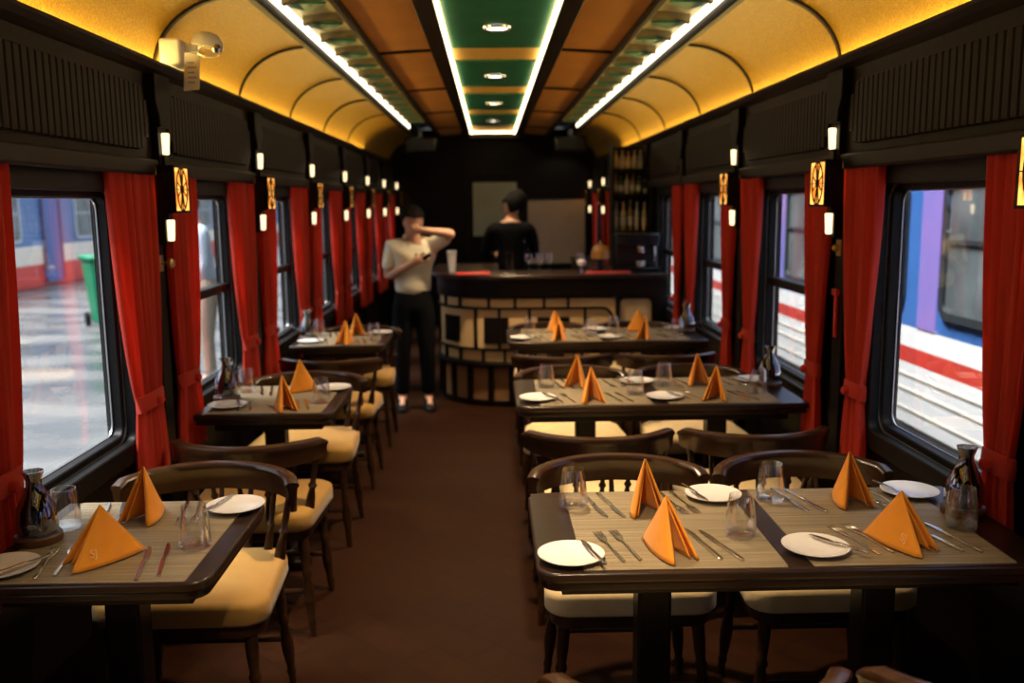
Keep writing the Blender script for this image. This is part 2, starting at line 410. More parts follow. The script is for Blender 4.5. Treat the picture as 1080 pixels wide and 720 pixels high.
for s in (-1,1):
    struct(strip_prof('ceiling_cove',cp,s,M['gold'],parent=ceil_root))
    struct(strip_prof('ceiling_middle_panel',[(.34,2.445),(.50,2.438),(.69,2.425)],s,M['bronze'],parent=ceil_root))
    # beams and trims
    def bar(nm,u0,u1,z0,z1,mt=M['trim']):
        x0,x1=sorted((X(u0,s),X(u1,s)))
        return struct(MB().box(x0,x1,Y0,Y1,z0,z1).build(nm,mt,ceil_root,bevel=.006))
    bar('ceiling_beam',.275,.365,2.415,2.50)
    bar('ceiling_trim',.66,.695,2.395,2.50)
    bar('ceiling_trim',.918,.955,2.345,2.50)
    # channel bed
    struct(strip_prof('ceiling_channel',[(.69,2.455),(.80,2.450),(.925,2.435)],s,M['channel'],ya=Y0,yb=10.2,parent=ceil_root))
    # transverse louvre blades with green shoulders
    y=.42; k=0
    while y<10.1:
        m=MB()
        pts=[(.69,2.412),(.76,2.420),(.84,2.417),(.896,2.398)]
        vs=[];n=len(pts)
        for dy in (0,.045):
            for u,z in pts: vs.append((X(u,s),y+dy,z))
            for u,z in reversed(pts): vs.append((X(u,s),y+dy,z+.045))
        kk=2*n
        m.add(vs,[(j,(j+1)%kk,(j+1)%kk+kk,j+kk) for j in range(kk)]+[tuple(range(kk)),tuple(range(kk,2*kk))])
        bl=struct(m.build('louvre_blade',M['louvre'],ceil_root))
        m=MB()
        m.prism([(X(.72,s),y+.045),(X(.895,s),y+.045),(X(.885,s),y+.12),(X(.82,s),y+.20),(X(.74,s),y+.10)],2.408,2.43)
        struct(m.build('green_louvre_shoulder',M['green'],ceil_root))
        y+=.44 if True else 0
    # LED along the outer edge of the channel
    x0,x1=sorted((X(.906,s),X(.916,s)))
    tag(MB().box(x0,x1,Y0,10.15,2.388,2.425).build('channel_light_strip',M['ledn'],smooth=False),'white light strip along the louvred ceiling channel on the '+('platform side' if s<0 else 'train side'),'light strip')
    # cove ribs
    y=2.42-1.18*2; 
    while y<9.4:
        m=MB(); prof=[(u-.004,z-.004) for u,z in cp]
        vs=[];n=len(prof)
        for yy in (y-.012,y+.012):
            for u,z in prof: vs.append((X(u,s),yy,z-.006))
            for u,z in reversed(prof): vs.append((X(u+.003,s),yy,z+.010))
        kk=2*n
        m.add(vs,[(j,(j+1)%kk,(j+1)%kk+kk,j+kk) for j in range(kk)]+[tuple(range(kk)),tuple(range(kk,2*kk))])
        struct(m.build('ceiling_rib',M['trim'],ceil_root)); y+=1.18
    # middle panel ribs
    y=5.36-1.75*3
    while y<12:
        x0,x1=sorted((X(.36,s),X(.665,s)))
        m=MB(); m.add([(X(.36,s),y-.012,2.432),(X(.665,s),y-.012,2.414),(X(.665,s),y+.012,2.414),(X(.36,s),y+.012,2.432),
                       (X(.36,s),y-.012,2.45),(X(.665,s),y-.012,2.44),(X(.665,s),y+.012,2.44),(X(.36,s),y+.012,2.45)],
                      [(0,3,2,1),(4,5,6,7),(0,1,5,4),(1,2,6,5),(2,3,7,6),(3,0,4,7)])
        struct(m.build('ceiling_rib',M['trim'],ceil_root)); y+=1.75
    # LED along the centre strip
    x0,x1=sorted((X(.258,s),X(.274,s)))
    tag(MB().box(x0,x1,Y0,11.55,2.425,2.447).build('centre_light_strip',M['ledc'],smooth=False),'white light strip edging the green centre panels, '+('platform side' if s<0 else 'train side'),'light strip')
# centre panels
tag(MB().box(XC-.256,XC+.256,11.50,11.54,2.435,2.450).build('end_light_strip',M['ledc'],smooth=False),'short cross light strip closing the far end of the green centre panels','light strip')
DL=[-.50,1.25,3.0,4.75,6.5,8.25,10.0,11.2]
struct(MB().box(XC-.275,XC+.275,Y0,11.6,2.462,2.475).build('ceiling_gold_strip',mat('pale_gold_foil',(.80,.46,.08),.45,noise=.15,nscale=30),ceil_root,smooth=False))
for y in DL[:-1]:
    struct(MB().box(XC-.255,XC+.255,y-.63,y+.63,2.452,2.466).build('ceiling_green_panel',M['green'],ceil_root,smooth=False,bevel=.003,seg=1))
struct(MB().box(XC-.40,XC+.40,11.55,12.3,2.38,2.47).build('ceiling_end_panel',M['trim'],ceil_root,smooth=False))

def make_downlight():
    t=thing('ceiling_downlight','','ceiling light')
    MB().lathe([(.055,-.006),(.062,-.012),(.070,-.008),(.072,0),(.055,0)],28,caps=False).build('bezel',M['chrome'],t)
    MB().lathe([(.054,-.004),(.054,0)],24).build('diffuser',M['downl'],t)
    return t
DP=Proto(make_downlight)
ords=['behind the camera','over the front tables','second','third','fourth','fifth','sixth']
dlab=['','','second','third','fourth','fifth','last']
for i,y in enumerate(DL[:-1]):
    DP((XC,y,2.450),0,{0:'round downlight at the tail end of the green centre strip',1:'round downlight above the frontmost chairs in the green strip',2:'round downlight above the front tables in the green strip',
        3:'large bright round downlight in the frontmost visible green ceiling panel',4:'round downlight in the second visible green ceiling panel',5:'small round downlight in the third visible green ceiling panel',6:'smallest round downlight in the last green ceiling panel before the bulkhead'}[i],'downlights along the centre strip')
    L=bpy.data.lights.new('downlight_lamp','SPOT'); L.energy=(200 if y<7 else 60)*(.85 if y>6 else 1); L.color=(1,.74,.46); L.spot_size=R(88); L.spot_blend=.9; L.shadow_soft_size=.05
    lo=bpy.data.objects.new('downlight_lamp',L); COL.objects.link(lo); lo.location=(XC,y,2.435)

# ------------------------------------------------------------------ posts with lamps
def fret(m,depth0,depth1,w,h):                 # oval and diamond fretwork on a w x h face, in local YZ, extruded in x
    def strip(pts,t,closed=True):
        n=len(pts)
        for j in range(n if closed else n-1):
            a=Vector(pts[j]);b=Vector(pts[(j+1)%n]); d=(b-a).normalized(); q=Vector((-d.y,d.x))*t/2
            c=[a+q,a-q,b-q,b+q]
            m.add([(depth0,p.x,p.y) for p in c]+[(depth1,p.x,p.y) for p in c],[(0,1,2,3),(4,5,6,7),(0,1,5,4),(1,2,6,5),(2,3,7,6),(3,0,4,7)])
    W,Hh=w/2,h/2
    strip([(-W,-Hh),(W,-Hh),(W,Hh),(-W,Hh)],.005)
    strip([(W*.72*math.cos(2*PI*k/24),Hh*.98*math.sin(2*PI*k/24)) for k in range(24)],.004)
    strip([(0,-Hh),(0,Hh)],.003,False); strip([(-W,0),(W,0)],.003,False)
    m.prism([(-.0,0)]*0 or [(0,0),(0,0.0001),(0.0001,0)],0,.0001) if False else None
    d=.020
    m.add([(depth0,0,-d*1.1),(depth0,d,0),(depth0,0,d*1.1),(depth0,-d,0),(depth1,0,-d*1.1),(depth1,d,0),(depth1,0,d*1.1),(depth1,-d,0)],[(0,1,2,3),(4,5,6,7),(0,1,5,4),(1,2,6,5),(2,3,7,6),(3,0,4,7)])
    for k in range(8):
        a=2*PI*k/8+PI/8
        strip([(d*.7*math.cos(a),d*.7*math.sin(a)),(W*.70*math.cos(a),Hh*.93*math.sin(a))],.0025,False)
# local +x points to the aisle; origin on the wall at floor level
def make_post():
    t=thing('lamp_post','','lamp post')
    m=MB(); m.box(0,.040,-.045,.045,.02,1.70); m.box(0,.078,-.045,.045,1.70,2.045)
    m.build('pillar_board',M['walldk'],t,bevel=.004)
    m=MB(); prof=[(-.045,1.86),(-.050,1.90),(-.078,1.945),(-.078,2.045),(.078,2.045),(.078,1.945),(.050,1.90),(.045,1.86)]
    m.add([(.0,y,z) for y,z in prof]+[(.090,y,z) for y,z in prof],[tuple(range(8)),tuple(range(8,16))]+[(k,(k+1)%8,(k+1)%8+8,k+8) for k in range(8)])
    m.build('capital',M['walldk'],t,bevel=.004)
    return t
PP=Proto(make_post)
def make_lantern():
    t=thing('wall_lantern','','wall lamp')
    fr=MB(); w=.165; h=.170; fw=.007
    fr.box(-.03,.0,-.022,.022,1.44,1.86); fr.box(.0,.012,-.022,.022,1.53,1.555); fr.box(.0,.012,-.022,.022,1.725,1.765)                       # back plate
    for y in (-w/2,w/2-.007):
        for z in (1.555,):
            fr.box(.0,.062,y,y+.007,z,z+h)
    fr.box(.0,.062,-w/2,w/2,1.555,1.562); fr.box(.0,.062,-w/2,w/2,1.718,1.725)
    for sy in (-1,1):                                        # carved arcs on the side cheeks
        fr.tube([(.022+.022*math.cos(a),sy*(w/2+.001),1.64+.055*math.sin(a)) for a in [R(q) for q in range(-100,101,20)]],.003,6)
    fr.build('lamp_frame',M['wood'],t,bevel=.002,seg=1)
    m=MB(); m.box(.048,.058,-w/2+.007,w/2-.007,1.562,1.718); m.build('amber_panel',M['amber'],t,smooth=False)
    m=MB(); fret(m,.0585,.0625,w-.012,h-.012)
    for v in range(len(m.v)): m.v[v]=(m.v[v][0],m.v[v][1],m.v[v][2]+1.64)
    m.build('fretwork',M['wood'],t,smooth=False)
    for z0,z1 in ((1.765,1.842),(1.452,1.530)):
        tp=.006
        mm=MB(); mm.add([(.0,-.011,z0),(.020,-.011,z0),(.020,.011,z0),(.0,.011,z0),(.0,-.013,z1),(.024,-.013,z1),(.024,.013,z1),(.0,.013,z1)],
               [(0,3,2,1),(4,5,6,7),(0,1,5,4),(1,2,6,5),(2,3,7,6),(3,0,4,7)])
        mm.build('lamp_shade',M['lampw'],t,bevel=.004,smooth=False)
    return t
LP=Proto(make_lantern)
ordn=['first','second','third','fourth','fifth','sixth','seventh','eighth','ninth']
side_txt={-1:'platform side',1:'train side'}
for s in (-1,1):
    for i,y in enumerate(POSTS):
        if s>0 and 5<i<7 and False: continue
        PP((X(1.314,s),y,0),0 if s<0 else PI,'dark wooden pillar, %s from the front, %s'%(ordn[i],side_txt[s]),'dark pillars between the windows')
        if i==0: continue
        if s>0 and i in (4,5): continue
        LP((X(1.237,s),y,0),0 if s<0 else PI,'amber lantern with white shades on the %s pillar from the front, %s'%(ordn[i],side_txt[s]),'lanterns on the pillars')

# ------------------------------------------------------------------ curtains
def make_curtain(seed,wt,wm,wb,lean):
    def f():
        rnd=random.Random(seed)
        t=thing('curtain','','curtain')
        nu,nv=64,30; ztop,zt,zb=1.735,.895,.60
        ph=rnd.random()*6; nf=5
        def front(u,z):
            if z>zt:
                k=(z-zt)/(ztop-zt); kk=k**.55 if k>0 else 0; w=wm+(wt-wm)*(3*kk*kk-2*kk**3) ; amp=.010+.008*kk
                off=lean*(1-kk)
            else:
                k=(zt-z)/(zt-zb); w=wm+(wb-wm)*math.sin(min(1,k)*PI/2); amp=.010+.006*k; off=lean
            y=(u-.5)*w+off
            x=amp*math.sin(2*PI*nf*u+ph+.6*math.sin(3*z))+amp*.4*math.sin(2*PI*(nf*2.3)*u+ph*2+z)
            return (x,y,z)
        zs=[ztop+(zb-ztop)*j/nv for j in range(nv+1)]
        vs=[front(i/nu,z) for z in zs for i in range(nu+1)]
        fs=[(j*(nu+1)+i,j*(nu+1)+i+1,(j+1)*(nu+1)+i+1,(j+1)*(nu+1)+i) for j in range(nv) for i in range(nu)]
        m=MB(); m.add(vs,fs); m.build('curtain_cloth',M['curtain'],t,solid=.003,ang=80)
        # tieback: band around with knot
        m=MB(); pts=[]
        for k in range(20):
            a=2*PI*k/20; pts.append((.024*math.cos(a),lean+(wm/2+.006)*math.sin(a),zt+.008*math.cos(a)))
        m.sweep(pts,[(-.004,-.028),(.004,-.028),(.006,0),(.004,.028),(-.004,.028)],closed=True)
        m.build('tieback',M['curtain'],t,ang=60)
        m=MB(); m.lathe([(.004,-.018),(.014,-.012),(.018,0),(.014,.012),(.004,.018)],10,Matrix.Translation((.034,lean,zt))@Matrix.Rotation(PI/2,4,'Y')); m.build('knot',M['curtain'],t)
        return t
    return f
CN={1:Proto(make_curtain(3,.29,.13,.19,.0)),-1:Proto(make_curtain(5,.36,.20,.26,.04))}; CF={1:Proto(make_curtain(8,.25,.11,.16,0)),-1:Proto(make_curtain(9,.31,.20,.27,-.02))}; CG=Proto(make_curtain(9,.25,.18,.22,-.02))
for s in (-1,1):
    for i,y in enumerate(POSTS):
        if i==0: continue
        rot=0 if s<0 else PI
        if s>0 and i==5: continue
        yn,yf=y-.205,y+.235
        if s<0: yn,yf=y-.235,y+(.25 if i>1 else .195)
        CN[s]((X(1.272,s),yn,0),rot,'red tied curtain on the near side of the %s pillar from the front, %s'%(ordn[i],side_txt[s]),'red curtains')
        if i<8: (CG if s<0 and i==1 else CF[s])((X(1.272,s),yf,0),rot,'red tied curtain on the far side of the %s pillar from the front, %s'%(ordn[i],side_txt[s]),'red curtains')

# ------------------------------------------------------------------ tables
def make_table(x0,x1,d,legs,corner):
    def f():
        t=thing('dining_table','','table')
        r=.05
        # aisle end rounded (at x0 for long tables, at x1 for small ones)
        def outline(ins):
            pts=[]
            a0,a1=x0+ins,x1-ins; b0,b1=ins,d-ins
            rr=rrect(a0,a1,b0,b1,r-ins*.5,6)
            if corner<0:   # rounded at x0 only
                pts=[(a1,b0),(a1,b1)]+rr[7:21]
            else:
                pts=rr[0:7]+[(a0,b1),(a0,b0)]+rr[21:28]
            return pts
        m=MB(); m.prism(outline(0),TT-.024,TT); m.build('tabletop',M['table'],t,bevel=.006,seg=3)
        m=MB(); m.prism(outline(.008),TT-.045,TT-.024); m.build('edge_moulding',M['table'],t,bevel=.004)
        m=MB(); m.box(x0+.06,x1-.06,.08,d-.08,TT-.085,TT-.045)
        m.build('apron',M['wood'],t,bevel=.003)
        for lx in legs:
            m=MB(); m.box(lx-.043,lx+.043,d/2-.043,d/2+.043,.045,TT-.06)
            m.box(lx-.058,lx+.058,d/2-.058,d/2+.058,.03,.10)
            m.build('leg',M['wood'],t,bevel=.008)
            m=MB(); m.box(lx-.035,lx+.035,.05,d-.05,0,.045); m.box(lx-.12,lx+.12,d/2-.035,d/2+.035,0,.045)
            m.build('foot',M['wood'],t,bevel=.01)
        return t
    return f
RY=[1.925,3.61,5.335]; LY=[1.915,3.55,5.30]
LONG=Proto(make_table(0,1.200,.585,(.31,.885),-1)); SMALL=Proto(make_table(0,.555,.57,(.26,),1))
RX=.095; LX=-1.190
tn=['front','middle','rear']
for k,y in enumerate(RY): LONG((RX,y,0),0,['long dark wooden table for four, frontmost, its edge sharply lit','long dark wooden table for four in the middle of its row','long dark wooden table for four directly before the curved bar'][k],'long four-seat tables')
for k,y in enumerate(LY): SMALL((LX,y,0),0,['small dark wooden table for two, frontmost, with placemat edge at the aisle','small dark wooden table for two in the middle beside the tied curtains','small dark wooden table for two, rearmost, beside the standing waiter'][k],'small two-seat tables')

# ------------------------------------------------------------------ chairs : local, sitter faces -Y, seat centre at origin
def turned(m,x0,y0,z0,x1,y1,z1,rmax,kind='leg'):
    a=Vector((x0,y0,z0)); b=Vector((x1,y1,z1)); L=(b-a).length
    q=(b-a).to_track_quat('Z','Y').to_matrix().to_4x4()
    if kind=='leg': pr=[(.50,0),(.62,.06),(.55,.10),(.78,.14),(.60,.18),(.95,.34),(1,.42),(.66,.60),(.9,.64),(.66,.68),(.85,.80),(.95,1)]
    else: pr=[(.55,0),(.7,.10),(1,.30),(.85,.44),(.55,.55),(.95,.60),(.55,.65),(.62,.80),(.5,1)]
    m.lathe([(rmax*r,L*z) for r,z in pr],12,Matrix.Translation(a)@q)
def make_chair(cush):
    t=thing('dining_chair','','chair')
    W,D=.252,.225
    seatpoly=rrect(-W,W,-D,D-.01,.07,6)
    seatpoly=[(x*(1.0 if y<0 else .93),y) for x,y in seatpoly]
    m=MB(); n=len(seatpoly)
    lay=[(.97,.405),(1.0,.415),(1.0,.455),(.985,.468),(.93,.478),(.7,.486),(.3,.489)]
    vs=[];fs=[]
    for k,z in lay:
        for x,y in seatpoly: vs.append((x*k,y*k,z))
    for i in range(len(lay)-1):
        for j in range(n):
            l=(j+1)%n; fs.append((i*n+j,i*n+l,(i+1)*n+l,(i+1)*n+j))
    fs.append(tuple(range(n))); fs.append(tuple(range((len(lay)-1)*n,len(lay)*n)))
    m.add(vs,fs); m.build('seat',cush,t,ang=70)
    m=MB()
    m.prism([(x*.93,y*.93) for x,y in seatpoly],.365,.406); m.build('seat_frame',M['chair'],t,bevel=.004)
    for sx in (-1,1):
        for sy,yy in ((-1,-.175),(1,.165)):
            m=MB(); turned(m,sx*.225,yy+sy*.03,0,sx*.195,yy,.37,.021); m.build('leg',M['chair'],t)
    for yy in (-.185,.180):
        m=MB(); m.tube([(-.205,yy,.17),(0,yy,.17),(.205,yy,.17)],.010,8); m.build('stretcher',M['chair'],t)
    # crest rail: curved in plan, board with rolled top
    NC=22; top=[];sec=[]
    m=MB(); vs=[];fs=[]
    secp=[(-.012,0),(.014,0),(.017,.055),(.024,.072),(.020,.084),(.004,.090),(-.014,.086),(-.019,.076),(-.013,.062),(-.010,.030)]
    k=len(secp)
    for i in range(NC+1):
        a=-1+2*i/NC
        ang=a*R(72)
        rx=.284; ry=.26
        cx,cy=rx*math.sin(ang)*1.0, .02+ry*math.cos(ang)
        nx,ny=math.sin(ang)/1.0, math.cos(ang); 
        rise=.004; sc=1-.22*abs(a)**3
        if i in (0,NC): sc*=.8
        for du,dz in secp: vs.append((cx+nx*du,cy+ny*du,.655+rise+dz*sc+.010*abs(a)**3))
    for i in range(NC):
        for j in range(k):
            l=(j+1)%k; fs.append((i*k+j,i*k+l,(i+1)*k+l,(i+1)*k+j))
    fs.append(tuple(range(k))); fs.append(tuple(range(NC*k,(NC+1)*k)))
    m.add(vs,fs); m.build('crest_rail',M['chair'],t,ang=50)
    for i in range(7):
        a=-.86+1.72*i/6; ang=a*R(72)
        x1,y1=.284*math.sin(ang),.02+.26*math.cos(ang)
        x0,y0=.215*math.sin(ang*1.15),min(.195,.03+.18*math.cos(ang))
        m=MB(); turned(m,x0,y0,.40,x1,y1,.665,.0185 if abs(a)>.8 else .015,'sp'); m.build('spindle',M['chair'],t)
    return t
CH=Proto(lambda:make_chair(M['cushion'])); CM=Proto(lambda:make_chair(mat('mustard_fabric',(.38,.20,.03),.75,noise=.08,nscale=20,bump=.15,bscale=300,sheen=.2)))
def cy(y0,far): return y0+.79 if far else y0-.135
chairs=[]
for k,y in enumerate(RY):
    for far in (0,1):
        for c,xx in ((0,.395),(1,.985)):
            yy=y+.745 if far else y-.17
            if k==0 and not far: yy=y-.265
            tname=['front','middle','bar-side'][k]
            CH((xx-(.03 if k==0 and not far else 0),yy,0),0 if far else PI,
               'cream-seated spindle chair on the %s side of the %s long table, %s seat'%('far' if far else 'near',tname,'aisle' if c==0 else 'window'),'spindle chairs at the long tables')
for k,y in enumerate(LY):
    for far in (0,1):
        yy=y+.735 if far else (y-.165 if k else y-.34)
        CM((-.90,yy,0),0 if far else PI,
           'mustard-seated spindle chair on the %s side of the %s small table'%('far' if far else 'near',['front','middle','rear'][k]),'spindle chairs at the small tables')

# ------------------------------------------------------------------ table settings
def make_plate():
    return tag(MB().lathe([(.0005,.0),(.040,.0),(.046,.003),(.066,.009),(.0775,.0125),(.078,.0145),(.066,.0115),(.046,.006),(.0005,.005)],40,caps=False).build('side_plate',M['plate']),'x','plate')
def make_knife():
    m=MB()
    m.prism([(-.0045,-.105),(.0045,-.105),(.0055,-.06),(.0045,.0),(-.0045,.0),(-.0055,-.06)],.0,.006)
    m.prism([(-.004,-.0),(.004,-.0),(.0085,.02),(.0095,.06),(.006,.092),(.000,.104),(-.004,.095),(-.004,.02)],.0015,.0035)
    return tag(m.build('table_knife',M['steel'],bevel=.0015),'x','knife')
def make_butter():
    m=MB()
    m.prism([(-.0038,-.085),(.0038,-.085),(.0045,-.05),(.0038,.0),(-.0038,.0),(-.0045,-.05)],.0,.005)
    m.prism([(-.0035,0),(.0035,0),(.009,.02),(.010,.045),(.006,.066),(.0,.072),(-.0035,.05)],.001,.003)
    return tag(m.build('butter_knife',M['steel'],bevel=.001),'x','knife')
def make_fork():
    m=MB()
    m.prism([(-.0045,-.10),(.0045,-.10),(.005,-.08),(.003,-.02),(.0028,.02),(.0095,.040),(.0105,.052),(-.0105,.052),(-.0095,.040),(-.0028,.02),(-.003,-.02),(-.005,-.08)],.001,.004)
    for k in range(4):
        x=-.0092+k*.00613
        m.box(x-.0013,x+.0013,.050,.094,.002,.0048)
    return tag(m.build('dinner_fork',M['steel'],bevel=.001,seg=1),'x','fork')
def make_mat():
    m=MB(); m.prism(rrect(-.232,.232,-.277,.277,.006,3),0,.0022); return tag(m.build('placemat',M['mat'],smooth=False),'x','placemat')
def make_tumbler():
    t=thing('glass_tumbler','','glass')
    o=[(.001,0),(.034,0),(.038,.004),(.0385,.020),(.037,.050),(.033,.080),(.029,.105)]
    i=[(.0275,.105),(.0315,.080),(.0355,.050),(.037,.022),(.0355,.012),(.001,.010)]
    MB().lathe(o+i,32,caps=False).build('bowl',M['tumbler'],t)
    return t
def make_carafe():
    t=thing('glass_carafe','','carafe')
    o=[(.001,.002),(.044,.002),(.048,.010),(.049,.035),(.045,.065),(.028,.100),(.019,.120),(.018,.135),(.026,.158)]
    i=[(.0245,.158),(.0165,.135),(.0175,.120),(.0265,.100),(.0435,.065),(.0475,.035),(.0465,.014),(.001,.008)]
    MB().lathe(o+i,28,caps=False).build('body',M['decanter'],t)
    MB().lathe([(.001,.010),(.045,.012),(.0455,.040),(.001,.0405)],24,caps=False).build('water',M['water'],t)
    return t
def make_coaster():
    return tag(MB().lathe([(.052,0),(.056,.006),(.056,.020),(.052,.024),(.046,.022)],28).build('wooden_coaster',M['coaster'],bevel=0),'x','coaster')
def make_napkin(op,logo=0,h=.150,lng=.20):
    def f():
        t=thing('folded_napkin','','napkin')
        half=R(op/2); a=lng*.62
        K=Vector((0,lng*.40,0)); T=Vector((0,-lng*.12,h))
        def wing(sg,rad,th,lower=0):
            L=K+Vector((sg*math.sin(half)*rad,-math.cos(half)*rad,0))
            n=12; m=MB(); pts=[]
            # bulged triangular sheet T-K-L, rows from T down
            for i in range(n+1):
                v=i/n; row=[]
                A=T.lerp(K,v); B=T.lerp(L,v)
                for j in range(n+1):
                    u=j/n; p=A.lerp(B,u)
                    bul=.011*math.sin(PI*min(1,u*1.0))*math.sin(PI*v*.5)
                    p=p+Vector((sg*bul,0,0))*(1 if v>0 else 0)
                    # rounded fold at the ridge and at the free edge
                    if u>.85: p=p+Vector((-sg*.006*((u-.85)/.15)**2*v,0,0))
                    row.append(p)
                pts+=row
            fs=[(i*(n+1)+j,i*(n+1)+j+1,(i+1)*(n+1)+j+1,(i+1)*(n+1)+j) for i in range(n) for j in range(n)]
            m.add(pts,fs); return m
        for sg in (-1,1):
            wing(sg,lng,.004).build('napkin_side',M['napkin'],t,solid=.0055,ang=80)
            # inner fold layer
            m=wing(sg,lng*.93,.003); m.v=[(x*.80-sg*.002,y+.004,z*.955) for x,y,z in m.v]
            m.build('inner_fold',M['napkin'],t,solid=.003,ang=80)
        if logo:
            for txt,dz,sz in (('SJ',0,.026),):
                c=bpy.data.curves.new('monogram','FONT'); c.body=txt; c.size=sz; c.extrude=.0004; c.align_x='CENTER'; c.align_y='CENTER'
                tmp=bpy.data.objects.new('tmp',c); COL.objects.link(tmp)
                me=bpy.data.meshes.new_from_object(tmp.evaluated_get(bpy.context.evaluated_depsgraph_get()))
                bpy.data.objects.remove(tmp)
                o=bpy.data.objects.new('monogram',me); COL.objects.link(o); me.materials.append(M['thread']); o.parent=t
                sg=-1 if logo<0 else 1
                L=K+Vector((sg*math.sin(half)*lng,-math.cos(half)*lng,0))
                e1=(L-K).normalized() if sg<0 else (K-L).normalized()
                nrm=(K-T).cross(L-T); 
                if nrm.x*sg<0: nrm=-nrm
                nrm.normalize(); up=nrm.cross(e1)
                pos=L*.60+K*.16+T*.24+nrm*.0115
                o.matrix_local=Matrix((( e1.x,up.x,nrm.x,pos.x),(e1.y,up.y,nrm.y,pos.y),(e1.z,up.z,nrm.z,pos.z),(0,0,0,1)))
        return t
    return f
P_pl,P_kn,P_bk,P_fk,P_mt,P_tb,P_cf,P_co=[Proto(f) for f in (make_plate,make_knife,make_butter,make_fork,make_mat,make_tumbler,make_carafe,make_coaster)]
P_nc=Proto(make_napkin(26,0,.135,.175)); P_no=Proto(make_napkin(40,0,.140,.145)); P_lg=Proto(make_napkin(26,-1,.132,.18)); P_lr=Proto(make_napkin(26,1,.132,.18))
def flat(o,tilt=0,dz=0): o.location.z+=dz; return o

def W(x,y,z=0): return (x,y,TT+z)
def place(tbl,kind,cx,yn,far,ov={}):
    """one place setting; cx centre of mat, yn near edge y of the table. far settings are turned by half a turn."""
    sg=-1 if far else 1; rot=PI if far else 0
    base_y=yn+.545 if far else yn+.04
    j=lambda a:random.uniform(-a,a)
    def pt(dx,dy): return (cx+sg*dx+j(.004),base_y+sg*dy+j(.004))
    z=.0022
    g='%s place, %s'%(kind,tbl)
    x,y=pt(-.235,.085); x,y=ov.get('pl',(x,y))
    zp=0.0025
    P_pl(W(x,y,zp),0,'round white side plate at the '+g,'side plates')
    pr=ov.get('bkr',R(22)+rot); bo=P_bk(W(x+sg*.048,y+sg*.005,.016),pr,'small butter knife on the plate at the '+g,'butter knives')
    fr=R(12)+rot
    for q,dx in enumerate((-.150,-.105)):
        x,y=ov.get('f%d'%q,pt(dx,.110)); P_fk(W(x,y,z+.0005),fr+j(.05),'%s steel fork at the '%('outer','inner')[q]+g,'dinner forks')
    for q,dx in enumerate((.085,.125)):
        x,y=ov.get('k%d'%q,pt(dx,.110)); P_kn(W(x,y,z+.0005),R(14)+rot+j(.05),'%s steel knife at the '%('inner','outer')[q]+g,'table knives')
    x,y=ov.get('gl',pt(.185,.165)); P_tb(W(x,y,z+.0005 if 'gz' not in ov else .0005),0,'clear stemless tumbler at the '+g,'tumblers')
    x,y=ov.get('nap',pt(-.02,.12)); nr=ov.get('nr',rot+R(20)+j(.3)); P=ov.get('np',P_no if far else P_nc)
    P(W(x,y,z+.0035),nr,'orange standing folded napkin at the '+g,'folded napkins')

tabs=['front long table','middle long table','long table before the bar']
for k,yn in enumerate(RY):
    for c,mx,mm in ((0,.428,'aisle'),(1,.958,'window')):
        if k==0: mx=(.432,.955)[c]
        else: mx=(.425,.955)[c]
        P_mt(W(mx,yn+.292,0),0,'woven taupe placemat spanning the %s half of the %s'%(mm,tabs[k]),'woven placemats')
        for far in (0,1):
            ov={}
            if k==0:
                if c==0 and not far: ov=dict(pl=(.177,2.012),f0=(.275,2.080),f1=(.315,2.088),k0=(.500,2.085),k1=(.540,2.075),gl=(.606,2.135),nap=(.393,2.055),nr=R(26),np=P_nc,bkr=R(15))
                if c==0 and far: ov=dict(pl=(.611,2.433),f0=(.520,2.39),f1=(.488,2.385),k0=(.318,2.375),k1=(.272,2.38),gl=(.215,2.375),nap=(.400,2.345),nr=R(6),np=P_no,bkr=R(195))
                if c==1 and not far: ov=dict(pl=(.757,2.035),f0=(.872,2.095),f1=(.910,2.105),k0=(1.068,2.105),k1=(1.115,2.100),gl=(1.172,2.165),nap=(.952,2.07),nr=R(34),np=P_lg,bkr=R(38))
                if c==1 and far: ov=dict(pl=(1.165,2.435),f0=(1.075,2.405),f1=(1.04,2.40),k0=(.855,2.385),k1=(.815,2.39),gl=(.762,2.40),nap=(.962,2.385),nr=R(10),np=P_no,bkr=R(195))
            else:
                if not far: ov=dict(nr=R([0,12,-15][k]+(10 if c==0 else -12)),np=P_nc,nap=(mx-.02+.0*c,yn+.10))
                else: ov=dict(nr=R([0,-24,35][k]+(0 if c==0 else 28)),np=P_no,nap=(mx-.035,yn+.42))
                if k==1:
                    if not far: ov['np']=P_no; ov['nr']=R(8 if c==0 else -20)
            place(tabs[k],'%s %s'%('far' if far else 'near',mm),mx,yn,far,ov)
    P_co(W(1.232,yn+.345,.0005),0,'round turned wooden coaster under the carafe on the '+tabs[k],'carafe coasters')
    P_cf(W(1.232,yn+.345,.0245),0,'clear glass carafe on a wooden coaster on the '+tabs[k],'carafes')
ltabs=['front small table','middle small table','rear small table']
